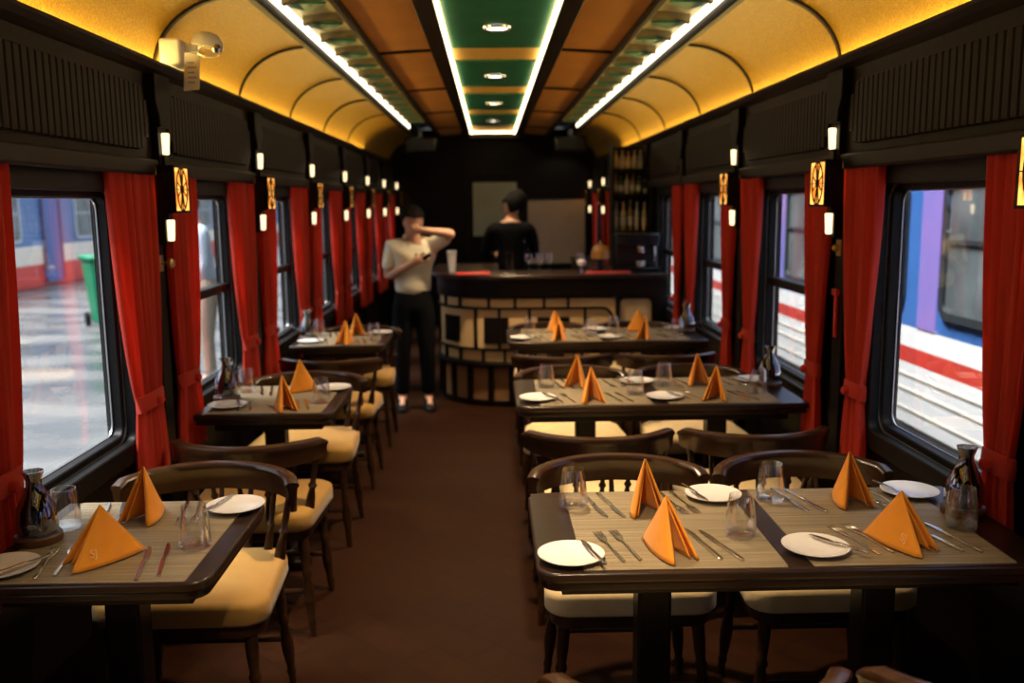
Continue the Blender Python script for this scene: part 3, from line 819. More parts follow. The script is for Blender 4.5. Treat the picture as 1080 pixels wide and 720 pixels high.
for k,yn in enumerate(LY):
    mx=-.895
    P_mt(W(mx-.022,yn+.285,0),0,'woven taupe placemat covering the '+ltabs[k],'woven placemats')
    for far in (0,1):
        ov={}
        if k==0 and not far: ov=dict(pl=(-1.120,2.00),f0=(-1.045,2.045),f1=(-1.005,2.06),k0=(-.815,2.03),k1=(-.775,2.05),gl=(-.725,2.125),nap=(-.895,2.06),nr=R(-50),np=P_lr,bkr=R(-30))
        if k==0 and far: ov=dict(pl=(-.705,2.405),f0=(-.80,2.375),f1=(-.835,2.37),k0=(-1.0,2.36),k1=(-1.04,2.355),gl=(-1.103,2.275),nap=(-.915,2.35),nr=R(-14),np=P_no,bkr=R(165))
        if k>0 and not far: ov=dict(pl=(-1.09,yn+.13),nap=(-.86,yn+.10),nr=R(30 if k==1 else -20),gl=(-.715,yn+.19),np=P_nc)
        if k>0 and far: ov=dict(pl=(-.71,yn+.465),nap=(-.86,yn+.42),nr=R(150 if k==1 else 20),gl=(-1.09,yn+.44))
        place(ltabs[k],'far' if far else 'near',mx,yn,far,ov)
    P_co(W(-1.130,yn+.27,.0005),0,'round turned wooden coaster under the carafe on the '+ltabs[k],'carafe coasters')
    P_cf(W(-1.130,yn+.27,.0245),0,'clear glass carafe on a wooden coaster on the '+ltabs[k],'carafes')

# ------------------------------------------------------------------ bar
BX,BYF,BR=.15,6.95,.60
XR_=X(HW,1)-.003
def barpath(ins=0,seg=16,end=8.35):
    pts=[(XR_,BYF+ins),(.95,BYF+ins),(.60,BYF+ins),(BX,BYF+ins)]
    r=BR-ins
    for k in range(1,seg+1):
        a=R(90*k/seg); pts.append((BX-r*math.sin(a),BYF+BR-r*math.cos(a)))
    pts.append((BX-r,end)); return pts
bar=thing('bar_counter','curved dark wooden bar with cream lattice front and dark countertop','bar',(0,0,0))
def wallsweep(name,ins,z0,z1,th,mt,bv=0):
    p0=barpath(ins); p1=barpath(ins+th)
    poly=p0+list(reversed(p1)); n=len(p0)
    vs=[(x,y,z0) for x,y in p0]+[(x,y,z0) for x,y in p1]+[(x,y,z1) for x,y in p0]+[(x,y,z1) for x,y in p1]
    fs=[]
    for i in range(n-1):
        fs+=[(i,i+1,2*n+i+1,2*n+i),(n+i,n+i+1,3*n+i+1,3*n+i),(i,i+1,n+i+1,n+i),(2*n+i,2*n+i+1,3*n+i+1,3*n+i)]
    fs+=[(0,n,3*n,2*n),(n-1,2*n-1,4*n-1,3*n-1)]
    m=MB(); m.add(vs,fs); return m.build(name,mt,bar,bevel=bv)
wallsweep('counter_body',.035,.0,.99,.06,M['wood'])
wallsweep('countertop',-.045,1.000,1.035,.56,M['table'],.006)
wallsweep('counter_frieze',.0,.865,1.0,.05,M['wood'],.004)
wallsweep('plinth',.06-.04,0,.05,.06,M['wood'],.004)
wallsweep('ledge',-.01,.315,.35,.06,M['wood'],.004)
wallsweep('lattice_panel',.024,.35,.865,.012,M['cream'])
def pos(s_,ins=.0):         # s_ >=0 : distance along the arc in degrees, s_<0: straight at x = BX - s_
    if s_<=0: return (BX-s_,BYF+ins,0.)
    a=R(s_); r=BR-ins; return (BX-r*math.sin(a),BYF+BR-r*math.cos(a),a)
def vbar(m,s_,z0,z1,w=.022,ins=.006,th=.02):
    x,y,a=pos(s_,ins); Mx=Matrix.Translation((x,y,0))@Matrix.Rotation(-a,4,'Z')
    m.box(-w/2,w/2,-.0,th,z0,z1,Mx)
lat=MB()
def hbar(m,sa,sb,z0,z1,ins=.006,th=.02):
    pts=[]; n=24
    for k in range(n+1):
        s_=sa+(sb-sa)*k/n; pts.append(s_)
    path=[pos(q,ins+th/2)[:2]+((z0+z1)/2,) for q in pts]
    m.sweep(path,[(-th/2,-(z1-z0)/2),(th/2,-(z1-z0)/2),(th/2,(z1-z0)/2),(-th/2,(z1-z0)/2)])
def hline(m,s0,s1,z0,z1):   # s0 arc degrees (>0), s1 straight (<0)
    if s0>0: hbar(m,s0,0.001,z0,z1)
    hbar(m,min(0,s0) if s0<=0 else 0,s1,z0,z1)
hline(lat,90,-.80,.850,.868); hline(lat,90,-.70,.765,.782); hline(lat,90,-.55,.445,.462); hline(lat,90,-1.16,.345,.362)
for q in (62,43,17,-.03,-.255,-.44): vbar(lat,q,.77,.86)
for q in (80,28,9,-.57): vbar(lat,q,.45,.775)
vbar(lat,-.14,.69,.775)
for q in (62,43,22,5,-.15,-.35): vbar(lat,q,.35,.455)
# rounded turn-down of the rail
pth=[(BX+.70+.08*math.sin(R(a)),BYF+.016,.693+.08*math.cos(R(a))) for a in range(0,91,15)]+[(BX+.78,BYF+.016,.36)]
lat.sweep(pth,[(-.01,-.009),(.01,-.009),(.01,.009),(-.01,.009)],up=(0,1,0))
lat.build('lattice',M['wood'],bar,smooth=False)
m=MB(); ring(m,1,0,0,0,1,0,1,.1,.05) if False else None
# dark square insets
for (q0,q1) in ((63,44),(21,2)):
    m=MB(); hbar(m,q0,q1,.50,.705,ins=.010,th=.014); m.build('dark_inset',M['wood'],bar)
m=MB(); m.box(BX+.20,BX+.45,BYF+.010,BYF+.024,.50,.705); m.build('dark_inset',M['wood'],bar)
# second, round-cornered panel surround
m=MB(); o=rrect(.955,XR_,.345,.868,.004,2); i=rrect(.99,1.235,.37,.842,.04,4)
def ringpoly(m,o,i,y0,y1):
    # connect outer rect to inner rounded rect by nearest fan
    k=len(i); oo=[]
    for (a,b) in i:
        ca=(.99+1.235)/2; cb=(.37+.842)/2
        dx=(a-ca)/(1.235-.99)*2; dz=(b-cb)/(.842-.37)*2; s_=max(abs(dx),abs(dz)) or 1
        ox=XR_ if dx>0 else .955; 
        oo.append((ca+(dx/s_)*((XR_-ca) if dx>0 else (ca-.955)), cb+(dz/s_)*(.868-cb if dz>0 else cb-.345)))
    vs=[(a,y0,b) for a,b in i]+[(a,y0,b) for a,b in oo]+[(a,y1,b) for a,b in i]+[(a,y1,b) for a,b in oo]
    fs=[]
    for j in range(k):
        l=(j+1)%k; fs+=[(j,l,k+l,k+j),(2*k+j,2*k+l,3*k+l,3*k+j),(j,l,2*k+l,2*k+j)]
    m.add(vs,fs)
ringpoly(m,o,i,BYF+.004,BYF+.024); m.build('panel_surround',M['wood'],bar,smooth=False)
# lower tan panels between dark uprights
wallsweep('base_panel',.030,.05,.315,.01,M['tan'])
m=MB()
for q in (88,70,52,34,16,-.0,-.20,-.40,-.60,-.80,-1.0):
    m=MB(); vbar(m,q,.03,.33,.045,.008,.03); m.build('base_upright',M['wood'],bar,smooth=False)

# things on the bar
def on_bar(z=1.0355): return z
cup=tag(MB().lathe([(.028,0),(.034,.10),(.038,.155),(.040,.160),(.036,.160),(.033,.10),(.026,.004)],24,caps=False).build('paper_cup',M['white'],loc=(-.315,7.35,1.0355)),'tall white paper cup standing on the curved end of the bar','cup')
MB().lathe([(.041,.158),(.041,.166),(.036,.170)],24).build('lid',M['white'],cup)
def tray(x,y,w,d,rot,name,lab):
    t=thing(name,lab,'menu',(x,y,1.0357),rot)
    MB().box(-w/2,w/2,-d/2,d/2,0,.007).build('cover',M['red'],t,bevel=.002)
    MB().box(-w/2+.004,w/2-.0,-d/2+.004,d/2-.004,.0071,.012).build('pages',M['white'],t,smooth=False)
    MB().box(-w/2,w/2,-d/2,d/2,.0121,.017).build('back_cover',M['red'],t,bevel=.002)
    return t
tray(-.14,7.02,.26,.10,R(2),'menu_folder','red menu folder lying on the curved front of the bar')
tray(.90,6.98,.34,.11,R(0),'menu_folder','long red menu folder lying on the bar before the coffee machine')
# acrylic stand
t=thing('menu_stand','clear upright menu stand on a pale round base on the bar','stand',(.13,7.0,1.0357))
MB().lathe([(.058,0),(.060,.004),(.050,.010),(.01,.012)],28).build('base',M['chrome'],t)
MB().box(-.018,-.014,-.003,.003,.010,.17).box(.036,.040,-.003,.003,.010,.17).box(-.018,.040,-.003,.003,.166,.17).box(-.018,.040,-.003,.003,.010,.015).build('frame',M['chrome'],t)
MB().box(-.014,.036,-.001,.001,.0155,.1655).build('pane',M['water'],t,smooth=False)
# glasses lying in a row on a dark tray
def make_goblet():
    t=thing('wine_glass','','glass')
    MB().lathe([(.030,0),(.028,.003),(.004,.006),(.0035,.06),(.018,.075),(.031,.10),(.030,.13),(.027,.15),(.0255,.15),(.0285,.13),(.0295,.10),(.017,.078),(.002,.066)],22,caps=False).build('bowl',M['tumbler'],t)
    return t
GB=Proto(make_goblet)
for k,(x,y) in enumerate(((.30,7.18),(.38,7.15),(.46,7.20),(.70,7.15))):
    GB((x,y,1.0357),0,'stemmed wine glass on the bar, %s from the menu stand'%['first','second','third','fourth'][k],'wine glasses on the bar')
# brass lamp / globe on stand
t=thing('globe_lamp','small frosted white globe on a chrome stand on the bar','lamp',(.70,7.04,1.0357))
MB().lathe([(.035,0),(.035,.006),(.006,.010),(.005,.05)],20).build('stand',M['chrome'],t)
MB().lathe([(.004,.05),(.025,.058),(.036,.078),(.034,.094),(.020,.106),(.002,.110)],20).build('globe',M['white'],t)
t=thing('pastry_dome','amber glass pastry dome on a black stand on the bar','dome',(.87,7.22,1.0357))
MB().lathe([(.07,0),(.07,.012),(.02,.02),(.02,.08),(.085,.09),(.085,.10)],24).build('stand',M['blackgloss'],t)
MB().lathe([(.078,.1005),(.078,.15),(.062,.19),(.03,.212),(.008,.216)],24).build('dome',mat('amber_glass',(.45,.22,.03),.15,coat=.6),t)
MB().lathe([(.008,.2165),(.014,.228),(.008,.24)],12).build('knob',M['chrome'],t)
t=thing('coffee_machine','black coffee machine at the wall end of the bar','coffee machine',(1.15,7.24,1.0357))
m=MB(); m.box(-.17,.17,-.05,.13,.03,.30).build('body',M['blackgloss'],t,bevel=.015)
m=MB(); m.box(-.17,.17,-.13,.13,.0,.035).build('drip_tray',M['blackgloss'],t,bevel=.006)
m=MB(); m.box(-.17,.17,-.12,.0,.20,.30).build('group_head',M['blackgloss'],t,bevel=.012)
m=MB(); m.lathe([(.028,0),(.034,.03),(.034,.045)],18,Matrix.Translation((.03,-.08,.15))).tube([(.03,-.08,.17),(.03,-.16,.165)],.009,8); m.build('portafilter',M['chrome'],t)
m=MB(); m.tube([(.13,-.09,.22),(.14,-.11,.15),(.135,-.10,.08)],.005,8); m.build('steam_wand',M['chrome'],t)
MB().lathe([(.022,.036),(.030,.042),(.033,.08),(.031,.08),(.028,.044)],18,Matrix.Translation((.03,-.075,0)),caps=False).build('cup',M['white'],t)

# bottle rack hung on the right wall
RXa,RXb,RYa,RYb=1.02,XR_-.002,7.68,7.86
rack=thing('bottle_rack','dark three-tier shelf rack crowded with bottles beside the bar','shelf',(0,0,0))
MB().box(RXa,RXb,RYb,RYb+.02,1.30,2.04).build('back_panel',M['wood'],rack)
for z in (1.34,1.645,1.85): MB().box(RXa,RXb,RYa,RYb,z-.02,z).build('shelf',M['wood'],rack,bevel=.003)
for x in (RXa,RXb-.018): MB().box(x,x+.018,RYa,RYb,1.0357,2.04).build('side_panel',M['wood'],rack)
bcol=[(.55,.42,.16),(.60,.52,.30),(.35,.20,.06),(.5,.5,.42),(.10,.18,.08)]
BM=[mat('bottle_glass_%d'%i,c,.12,spec=.8,coat=.5) for i,c in enumerate(bcol)]
BL=mat('bottle_label',(.62,.55,.38),.6); BCp=mat('bottle_cap',(.5,.38,.16),.3,metal=.8)
def make_bottle(h,r,mt):
    def f():
        t=thing('liquor_bottle','','bottle')
        MB().lathe([(r*.9,0),(r,.006),(r,h*.58),(r*.85,h*.66),(r*.36,h*.76),(r*.33,h*.93),(r*.38,h*.94)],18).build('body',mt,t)
        MB().lathe([(r*1.015,h*.16),(r*1.015,h*.46)],18,caps=False).build('label_band',BL,t)
        MB().lathe([(r*.40,h*.935),(r*.40,h)],14).build('cap',BCp,t)
        return t
    return f
row=0
for z,h,xs in ((1.851,.165,(1.06,1.115,1.165,1.215,1.27,1.312)),(1.646,.17,(1.06,1.105,1.155,1.205,1.26,1.315)),(1.341,.27,(1.065,1.125,1.185,1.24,1.305))):
    row+=1
    protos=[Proto(make_bottle(h*random.uniform(.86,1),.021+.003*(k%2),BM[(k*2+row)%5])) for k in range(3)]
    tier=['top','middle','bottom'][row-1]
    for k,x in enumerate(xs):
        protos[k%3]((x,7.77+random.uniform(-.02,.02),z),0,'liquor bottle on the %s tier of the rack, %s from the aisle'%(tier,ordn[k]),'bottles on the rack')

# ------------------------------------------------------------------ rear partition, door
YB=11.8
m=MB(); xl,xr=X(HW,-1),X(HW,1)
m.box(xl,-.30,YB,YB+.06,0,2.5); m.box(.42,.48,YB,YB+.06,0,2.5); m.box(-.30,.42,YB,YB+.06,1.98,2.5); m.box(.48,xr,YB,YB+.06,0,.80); m.box(.48,xr,YB,YB+.06,1.62,2.5); m.box(1.22,xr,YB,YB+.06,.8,1.62)
struct(m.build('wall_back',M['walldk'],smooth=False))
m=MB(); m.box(.48,1.22,YB+.02,YB+.05,.80,1.62); struct(m.build('trim_50',mat('beige_laminate',(.40,.29,.18),.6,noise=.08),smooth=False))
d=struct(MB().box(-.29,.41,YB+.02,YB+.05,.01,1.97).build('door_1',M['walldk'],bevel=.004))
MB().box(-.22,.34,YB+.0,YB+.019,1.16,1.84).build('door_pane',mat('frosted_glass',(.30,.30,.21),.35,noise=.15,nscale=3),d,smooth=False)
m=MB()
for a in ((-.30,-.27,0,1.99),(.39,.42,0,1.99),(-.30,.42,1.96,1.99)): m.box(a[0],a[1],YB-.012,YB+.0,a[2],a[3])
m.build('door_frame',M['trim'],d)
MB().tube([(.33,YB-.0,1.02),(.33,YB-.04,1.02),(.25,YB-.04,1.02)],.008,8).build('door_handle',M['chrome'],d)
m=MB(); m.box(xl,xr,Y0-.05,Y0,0,2.5); struct(m.build('wall_front',M['walldk'],smooth=False))
# galley light behind the bar, over the rear door
L=bpy.data.lights.new('galley_lamp','SPOT'); L.energy=16; L.color=(1,.80,.55); L.spot_size=R(80); L.shadow_soft_size=.04; L.spot_blend=.25
lo=bpy.data.objects.new('galley_lamp',L); COL.objects.link(lo); lo.location=(.95,10.9,2.36); lo.rotation_euler=(R(38),0,R(8))
t=thing('galley_spotlight','small black spotlight under the ceiling behind the bar','spotlight',(.95,10.87,2.30))
MB().lathe([(.035,.0),(.040,.02),(.038,.12)],18).build('housing',M['blackgloss'],t)
MB().box(-.008,.008,-.008,.008,.12,.15).build('bracket',M['blackgloss'],t)
# loudspeakers / air units hung at the ends of the ceiling channels
for s,x in ((-1,-.76),(1,.90)):
    t=thing('ceiling_speaker','black boxy loudspeaker hung at the end of the louvred channel, '+('platform side' if s<0 else 'train side'),'speaker',(x,10.3,2.14),0,'loudspeakers under the ceiling')
    MB().box(-.17,.17,-.10,.10,0,.16).build('cabinet',M['blackgloss'],t,bevel=.02)
    MB().box(-.15,.15,-.106,-.101,.02,.14).build('grille',mat('speaker_grille',(.02,.02,.02),.8),t,smooth=False)
    MB().box(-.02,.02,-.02,.02,.16,.24).build('bracket',M['blackgloss'],t)

# back counter at the right behind the bar
t=thing('back_counter','low dark back counter along the wall behind the bar','counter',(0,0,0))
MB().box(.98,1.23,8.3,11.0,0,.90).build('body',M['wood'],t,bevel=.004)
MB().box(.96,1.24,8.28,11.02,.90,.93).build('worktop',M['table'],t,bevel=.004)

# ------------------------------------------------------------------ emergency lamp with tag, upper left
t=thing('emergency_light','white twin-head emergency light with hanging paper tag at the cornice','emergency light',(-1.20,3.62,2.06))
MB().box(-.03,.05,-.07,.07,.04,.14).build('battery_box',M['white'],t,bevel=.01)
MB().box(.045,.095,-.015,.015,.10,.125).build('bracket',M['white'],t,bevel=.003)
MB().lathe([(.005,.055),(.035,.048),(.055,.025),(.060,0),(.052,-.004)],24,Matrix.Translation((.13,-.0,.118))@Matrix.Rotation(R(12),4,'Y')).build('lamp_dome',M['white'],t)
MB().lathe([(.052,-.004),(.050,-.018),(.036,-.032),(.010,-.038)],24,Matrix.Translation((.13,-.0,.118))@Matrix.Rotation(R(12),4,'Y')).build('lens',M['tumbler'],t)
MB().lathe([(.016,0),(.020,.012),(.010,.03)],14,Matrix.Translation((.175,-.03,.092))).build('bulb',M['chrome'],t)
tg=MB().add([(.060,-.085,-.055),(.118,-.085,-.055+.005),(.128,-.085,.075),(.070,-.085,.085),(.060,-.083,-.055),(.118,-.083,-.05),(.128,-.083,.075),(.070,-.083,.085)],[(0,1,2,3),(7,6,5,4),(0,4,5,1),(1,5,6,2),(2,6,7,3),(3,7,4,0)]).build('paper_tag',M['paper'],t,smooth=False)
m=MB()
for k in range(5): m.box(.078,.078+(.034 if k%2 else .026),-.0862,-.0855,.045-.018*k,.050-.018*k)
m.build('printed_lines',M['ink'],tg,smooth=False)

# hammer, switch plate on the right pillar; brass hook on the left one
t=thing('emergency_hammer','small red emergency hammer on the pillar between two curtains','hammer',(X(1.2735,1),3.42,1.06))
MB().box(-.012,.0,-.010,.010,.0,.16).build('handle',M['red'],t,bevel=.003)
MB().box(-.020,.0,-.024,.024,.16,.185).build('head',M['red'],t,bevel=.004)
t=thing('switch_plate','brass rotary switch on the pillar above the red hammer','switch',(X(1.2735,1),3.42,1.40))
MB().box(-.008,0,-.022,.022,-.03,.03).build('plate',M['brass'],t,bevel=.002)
MB().lathe([(.012,0),(.014,.012),(.008,.022)],14,Matrix.Translation((-.008,0,0))@Matrix.Rotation(-PI/2,4,'Y')).build('knob',M['brass'],t)
t=thing('coat_hook','round brass coat hook on the pillar by the platform-side curtains','hook',(X(1.2735,-1),3.42,1.37))
MB().box(0,.006,-.018,.018,-.03,.03).build('plate',M['brass'],t,bevel=.002)
MB().lathe([(.006,0),(.006,.018),(.018,.026),(.020,.036),(.010,.046)],16,Matrix.Translation((.006,0,0))@Matrix.Rotation(PI/2,4,'Y')).build('knob',M['brass'],t)

# ------------------------------------------------------------------ people
def skin_mesh(name,nodes,edges,mt,parent,sub=2,root=0,loc=None):
    me=bpy.data.meshes.new(name); me.from_pydata([n[0] for n in nodes],edges,[]); o=bpy.data.objects.new(name,me); COL.objects.link(o)
    sk=o.modifiers.new('skin','SKIN'); sk.use_smooth_shade=True
    lay=me.skin_vertices[0].data if me.skin_vertices else None
    if lay is None:
        bpy.context.view_layer.objects.active=o; lay=me.skin_vertices[0].data
    for i,n in enumerate(nodes):
        r=n[1]; lay[i].radius=r if isinstance(r,tuple) else (r,r); lay[i].use_root=(i==root)
    sb=o.modifiers.new('sub','SUBSURF'); sb.levels=sub; sb.render_levels=sub
    dg=bpy.context.evaluated_depsgraph_get(); dg.update()
    nm=bpy.data.meshes.new_from_object(o.evaluated_get(dg)); bpy.data.objects.remove(o)
    q=bpy.data.objects.new(name,nm); COL.objects.link(q); nm.materials.clear(); nm.materials.append(mt)
    for p in nm.polygons: p.use_smooth=True
    if parent: q.parent=parent
    return q
def human(label,loc,rot,J,top,bottom,sleeve='short',scale=1.0,hs=1.0):
    """J: joints in body space, facing -Y."""
    t=thing('person',label,'person',loc,rot); t.scale=(scale,)*3
    N=[];E=[];idx={}
    def nd(k,p,r): idx[k]=len(N); N.append((tuple(p),r)); return idx[k]
    def ed(a,b): E.append((idx[a],idx[b]))
    nd('pel',J['pel'],(.115,.085)); nd('wst',J['wst'],(.112,.080)); nd('chs',J['chs'],(.150,.10)); nd('upc',J['upc'],(.11,.085)); nd('nck',J['nck'],(.050,.052))
    hb=Vector(J['head']); f=Vector(J['look']).normalized(); up=Vector(J.get('up',(0,0,1)))
    nd('jaw',hb-up*.060+f*.012,(.058,.066)); nd('mid',hb,(.074,.092)); nd('top',hb+up*.070,(.062,.078))
    for a,b in (('pel','wst'),('wst','chs'),('chs','upc'),('upc','nck'),('nck','jaw'),('jaw','mid'),('mid','top')): ed(a,b)
    nd('nose',hb-up*.012+f*.105,(.010,.010)); ed('mid','nose')
    sidev=f.cross(up).normalized()
    for q,sg in (('earl',1),('earr',-1)): nd(q,hb+sidev*sg*.078-up*.008-f*.005,(.012,.016)); ed('mid',q)
    for sd in ('R','L'):
        sh,el,wr,hd=[Vector(J[sd+k]) for k in ('sh','el','wr','hd')]
        nd(sd+'sh',sh,.055); nd(sd+'ua',sh.lerp(el,.5),.044); nd(sd+'el',el,.037); nd(sd+'fa',el.lerp(wr,.35),.036); nd(sd+'wr',wr,(.025,.022)); nd(sd+'pm',hd,(.034,.018))
        for a,b in (('upc',sd+'sh'),(sd+'sh',sd+'ua'),(sd+'ua',sd+'el'),(sd+'el',sd+'fa'),(sd+'fa',sd+'wr'),(sd+'wr',sd+'pm')): ed(a,b)
        dr=(hd-wr).normalized(); cr=Vector(J.get(sd+'cr',(0,0,1))); cr=(cr-dr*cr.dot(dr)).normalized(); pn=dr.cross(cr)
        for k in range(4):
            o=(k-1.5)*.020; ln=(.030,.036,.034,.026)[k]
            b0=hd+dr*.030+cr*o; b1=b0+dr*ln+pn*.006; b2=b1+dr*ln*.6+pn*.018
            nd('%sf%da'%(sd,k),b0,.0095); nd('%sf%db'%(sd,k),b1,.0085); nd('%sf%dc'%(sd,k),b2,.007)
            ed(sd+'pm','%sf%da'%(sd,k)); ed('%sf%da'%(sd,k),'%sf%db'%(sd,k)); ed('%sf%db'%(sd,k),'%sf%dc'%(sd,k))
        b0=hd-dr*.008+cr*.036; b1=b0+dr*.028+cr*.018+pn*.008
        nd(sd+'ta',b0,.011); nd(sd+'tb',b1,.008); ed(sd+'pm',sd+'ta'); ed(sd+'ta',sd+'tb')
        hp,kn,an,toe=[Vector(J[sd+k]) for k in ('hp','kn','an','to')]
        nd(sd+'hp',hp,.070); nd(sd+'th',hp.lerp(kn,.5),.070); nd(sd+'kn',kn,.052); nd(sd+'cf',kn.lerp(an,.3),.052); nd(sd+'an',an,.036); nd(sd+'to',toe,(.038,.024))
        for a,b in (('pel',sd+'hp'),(sd+'hp',sd+'th'),(sd+'th',sd+'kn'),(sd+'kn',sd+'cf'),(sd+'cf',sd+'an'),(sd+'an',sd+'to')): ed(a,b)
    body=skin_mesh('body',N,E,M['skin'],t)
    # hair cap
    m=MB(); bm_n=20; vs=[];fs=[]
    rows=9
    for i in range(rows+1):
        th=PI*.74*i/rows
        for k in range(bm_n):
            ph=2*PI*k/bm_n
            d=sidev*math.sin(th)*math.cos(ph)*.083+f*math.sin(th)*math.sin(ph)*.100+up*math.cos(th)*.100
            low=1.0
            if math.sin(ph)>.15 and th>PI*.35: d=d+up*(.100*(math.cos(PI*.35)-math.cos(th)))   # keep the forehead free
            w=hs*(1+.03*math.sin(7*ph+3*i))
            vs.append(hb+up*.020-f*.014+d*w)
    for i in range(rows):
        for k in range(bm_n):
            l=(k+1)%bm_n; fs.append((i*bm_n+k,i*bm_n+l,(i+1)*bm_n+l,(i+1)*bm_n+k))
    m.add(vs,fs); m.build('hair',M['hair'],t,solid=.012,ang=80)
    for sg in (-1,1):
        c=hb+f*.094+sidev*sg*.032+up*.004
        MB().lathe([(.002,-.006),(.008,-.004),(.010,0),(.008,.004),(.002,.006)],10,Matrix.Translation(c)).build('eye',M['hair'],t)
    c=hb+f*.092-up*.048
    m=MB(); m.tube([c-sidev*.022,c+f*.006,c+sidev*.022],.005,6); m.build('mouth',mat('lips',(.40,.14,.10),.5),t)
    # shirt
    N2=[];E2=[];I2={}
    def n2(k,p,r): I2[k]=len(N2); N2.append((tuple(p),r))
    n2('a',Vector(J['pel'])+Vector((0,0,.0)),(.160,.120)); n2('b',J['wst'],(.145,.108)); n2('c',J['chs'],(.166,.116)); n2('d',J['upc'],(.125,.098)); n2('e',Vector(J['upc']).lerp(Vector(J['nck']),.55),(.066,.064))
    E2=[(0,1),(1,2),(2,3),(3,4)]
    for sd in ('R','L'):
        sh,el,wr=[Vector(J[sd+k]) for k in ('sh','el','wr')]
        n2(sd+'s',sh,.070); n2(sd+'u',sh.lerp(el,.5),.062); n2(sd+'e',sh.lerp(el,.80) if sleeve=='short' else el,.058 if sleeve=='short' else .050)
        E2+=[(I2['d'],I2[sd+'s']),(I2[sd+'s'],I2[sd+'u']),(I2[sd+'u'],I2[sd+'e'])]
        if sleeve!='short': n2(sd+'w',el.lerp(wr,.85),.040); E2.append((I2[sd+'e'],I2[sd+'w']))
    skin_mesh('shirt',N2,E2,top,t)
    c=Vector(J['upc']).lerp(Vector(J['nck']),.75)
    m=MB(); m.sweep([(c.x+.062*math.cos(2*PI*k/18),c.y+.060*math.sin(2*PI*k/18),c.z+.01) for k in range(18)],[(-.003,-.02),(.004,-.02),(.002,.02),(-.003,.018)],closed=True); m.build('collar',top,t)
    N3=[];E3=[]
    N3.append((tuple(Vector(J['wst'])),(.125,.092))); N3.append((tuple(J['pel']),(.150,.112))); E3=[(0,1)]
    for sd in ('R','L'):
        hp,kn,an=[Vector(J[sd+k]) for k in ('hp','kn','an')]; b=len(N3)
        N3+= [(tuple(hp),.098),(tuple(hp.lerp(kn,.5)),.085),(tuple(kn),.068),(tuple(kn.lerp(an,.5)),.062),(tuple(an.lerp(kn,.04)),.056)]
        E3+=[(1,b),(b,b+1),(b+1,b+2),(b+2,b+3),(b+3,b+4)]
    skin_mesh('trousers',N3,E3,bottom,t,root=1)
    for sd in ('R','L'):
        an,to=Vector(J[sd+'an']),Vector(J[sd+'to'])
        m=MB(); d=(to-an); d.z=0; d.normalize(); q=Vector((-d.y,d.x,0))
        lay=[(0,1.0),(.03,1.02),(.055,.9),(.085,.62)]
        foot=[(-.065,0),(-.06,.032),(0,.036),(.09,.046),(.15,.036),(.185,.0),(.15,-.036),(.09,-.046),(0,-.036),(-.06,-.032)]
        vs=[];fs=[]; n=len(foot)
        for z,k in lay:
            for a,b in foot:
                aa=a*k if z<.05 else (a*k if a<.05 else a*k*.72)
                p=Vector((an.x,an.y,0))+d*aa+q*b*k; vs.append((p.x,p.y,z))
        for i in range(len(lay)-1):
            for j in range(n): l=(j+1)%n; fs.append((i*n+j,i*n+l,(i+1)*n+l,(i+1)*n+j))
        fs+= [tuple(range(n)),tuple(range((len(lay)-1)*n,len(lay)*n))]
        m.add(vs,fs); m.build('shoe',M['blackgloss'],t,ang=60)
    return t
legs=dict(Rhp=(-.085,0,.80),Rkn=(-.095,-.02,.44),Ran=(-.10,.0,.09),Rto=(-.11,-.12,.03),Lhp=(.085,0,.80),Lkn=(.095,-.03,.44),Lan=(.10,-.01,.09),Lto=(.11,-.13,.03))
JM=dict(pel=(0,0,.86),wst=(0,-.005,.99),chs=(0,0,1.13),upc=(0,.01,1.25),nck=(.0,-.005,1.34),head=(.012,-.035,1.445),look=(.25,-1,-.35),up=(.05,-.3,.95),
  Rsh=(-.155,0,1.26),Rel=(-.19,-.03,1.03),Rwr=(-.02,-.18,1.13),Rhd=(.045,-.20,1.165),Rcr=(0,0,1),
  Lsh=(.155,0,1.27),Lel=(.30,-.17,1.355),Lwr=(.09,-.20,1.385),Lhd=(.035,-.185,1.385),Lcr=(0,0,1),**legs)
JM['up']=tuple(Vector(JM['up']).normalized())
man=human('waiter in short-sleeved cream shirt and black trousers, forearm raised to face',(-.60,6.98,0),R(6),JM,M['shirt'],M['trousers'])
ph=tag(MB().box(-.016,.016,-.004,.004,0,.075).build('mobile_phone',M['blackgloss'],bevel=.003,loc=(-.500,6.735,1.175)),'small dark phone held in the waiter\'s hand','phone'); ph.rotation_euler=(R(20),R(60),0)
JB=dict(pel=(0,0,.90),wst=(0,0,1.03),chs=(0,-.01,1.20),upc=(0,-.01,1.34),nck=(-.01,-.03,1.43),head=(-.02,-.05,1.545),look=(.85,-.5,-.35),up=(0,-.05,1),
  Rsh=(-.185,0,1.34),Rel=(-.22,-.08,1.10),Rwr=(-.12,-.28,1.08),Rhd=(-.08,-.33,1.08),Lsh=(.185,0,1.34),Lel=(.25,-.06,1.10),Lwr=(.16,-.28,1.08),Lhd=(.12,-.33,1.08),**{k:tuple(Vector(v)*1.03) for k,v in legs.items()})
bt=human('black-haired bartender in black shirt standing behind the bar',(.19,8.45,0),R(180),JB,M['blackshirt'],M['trousers'],'long',1.0,1.22)
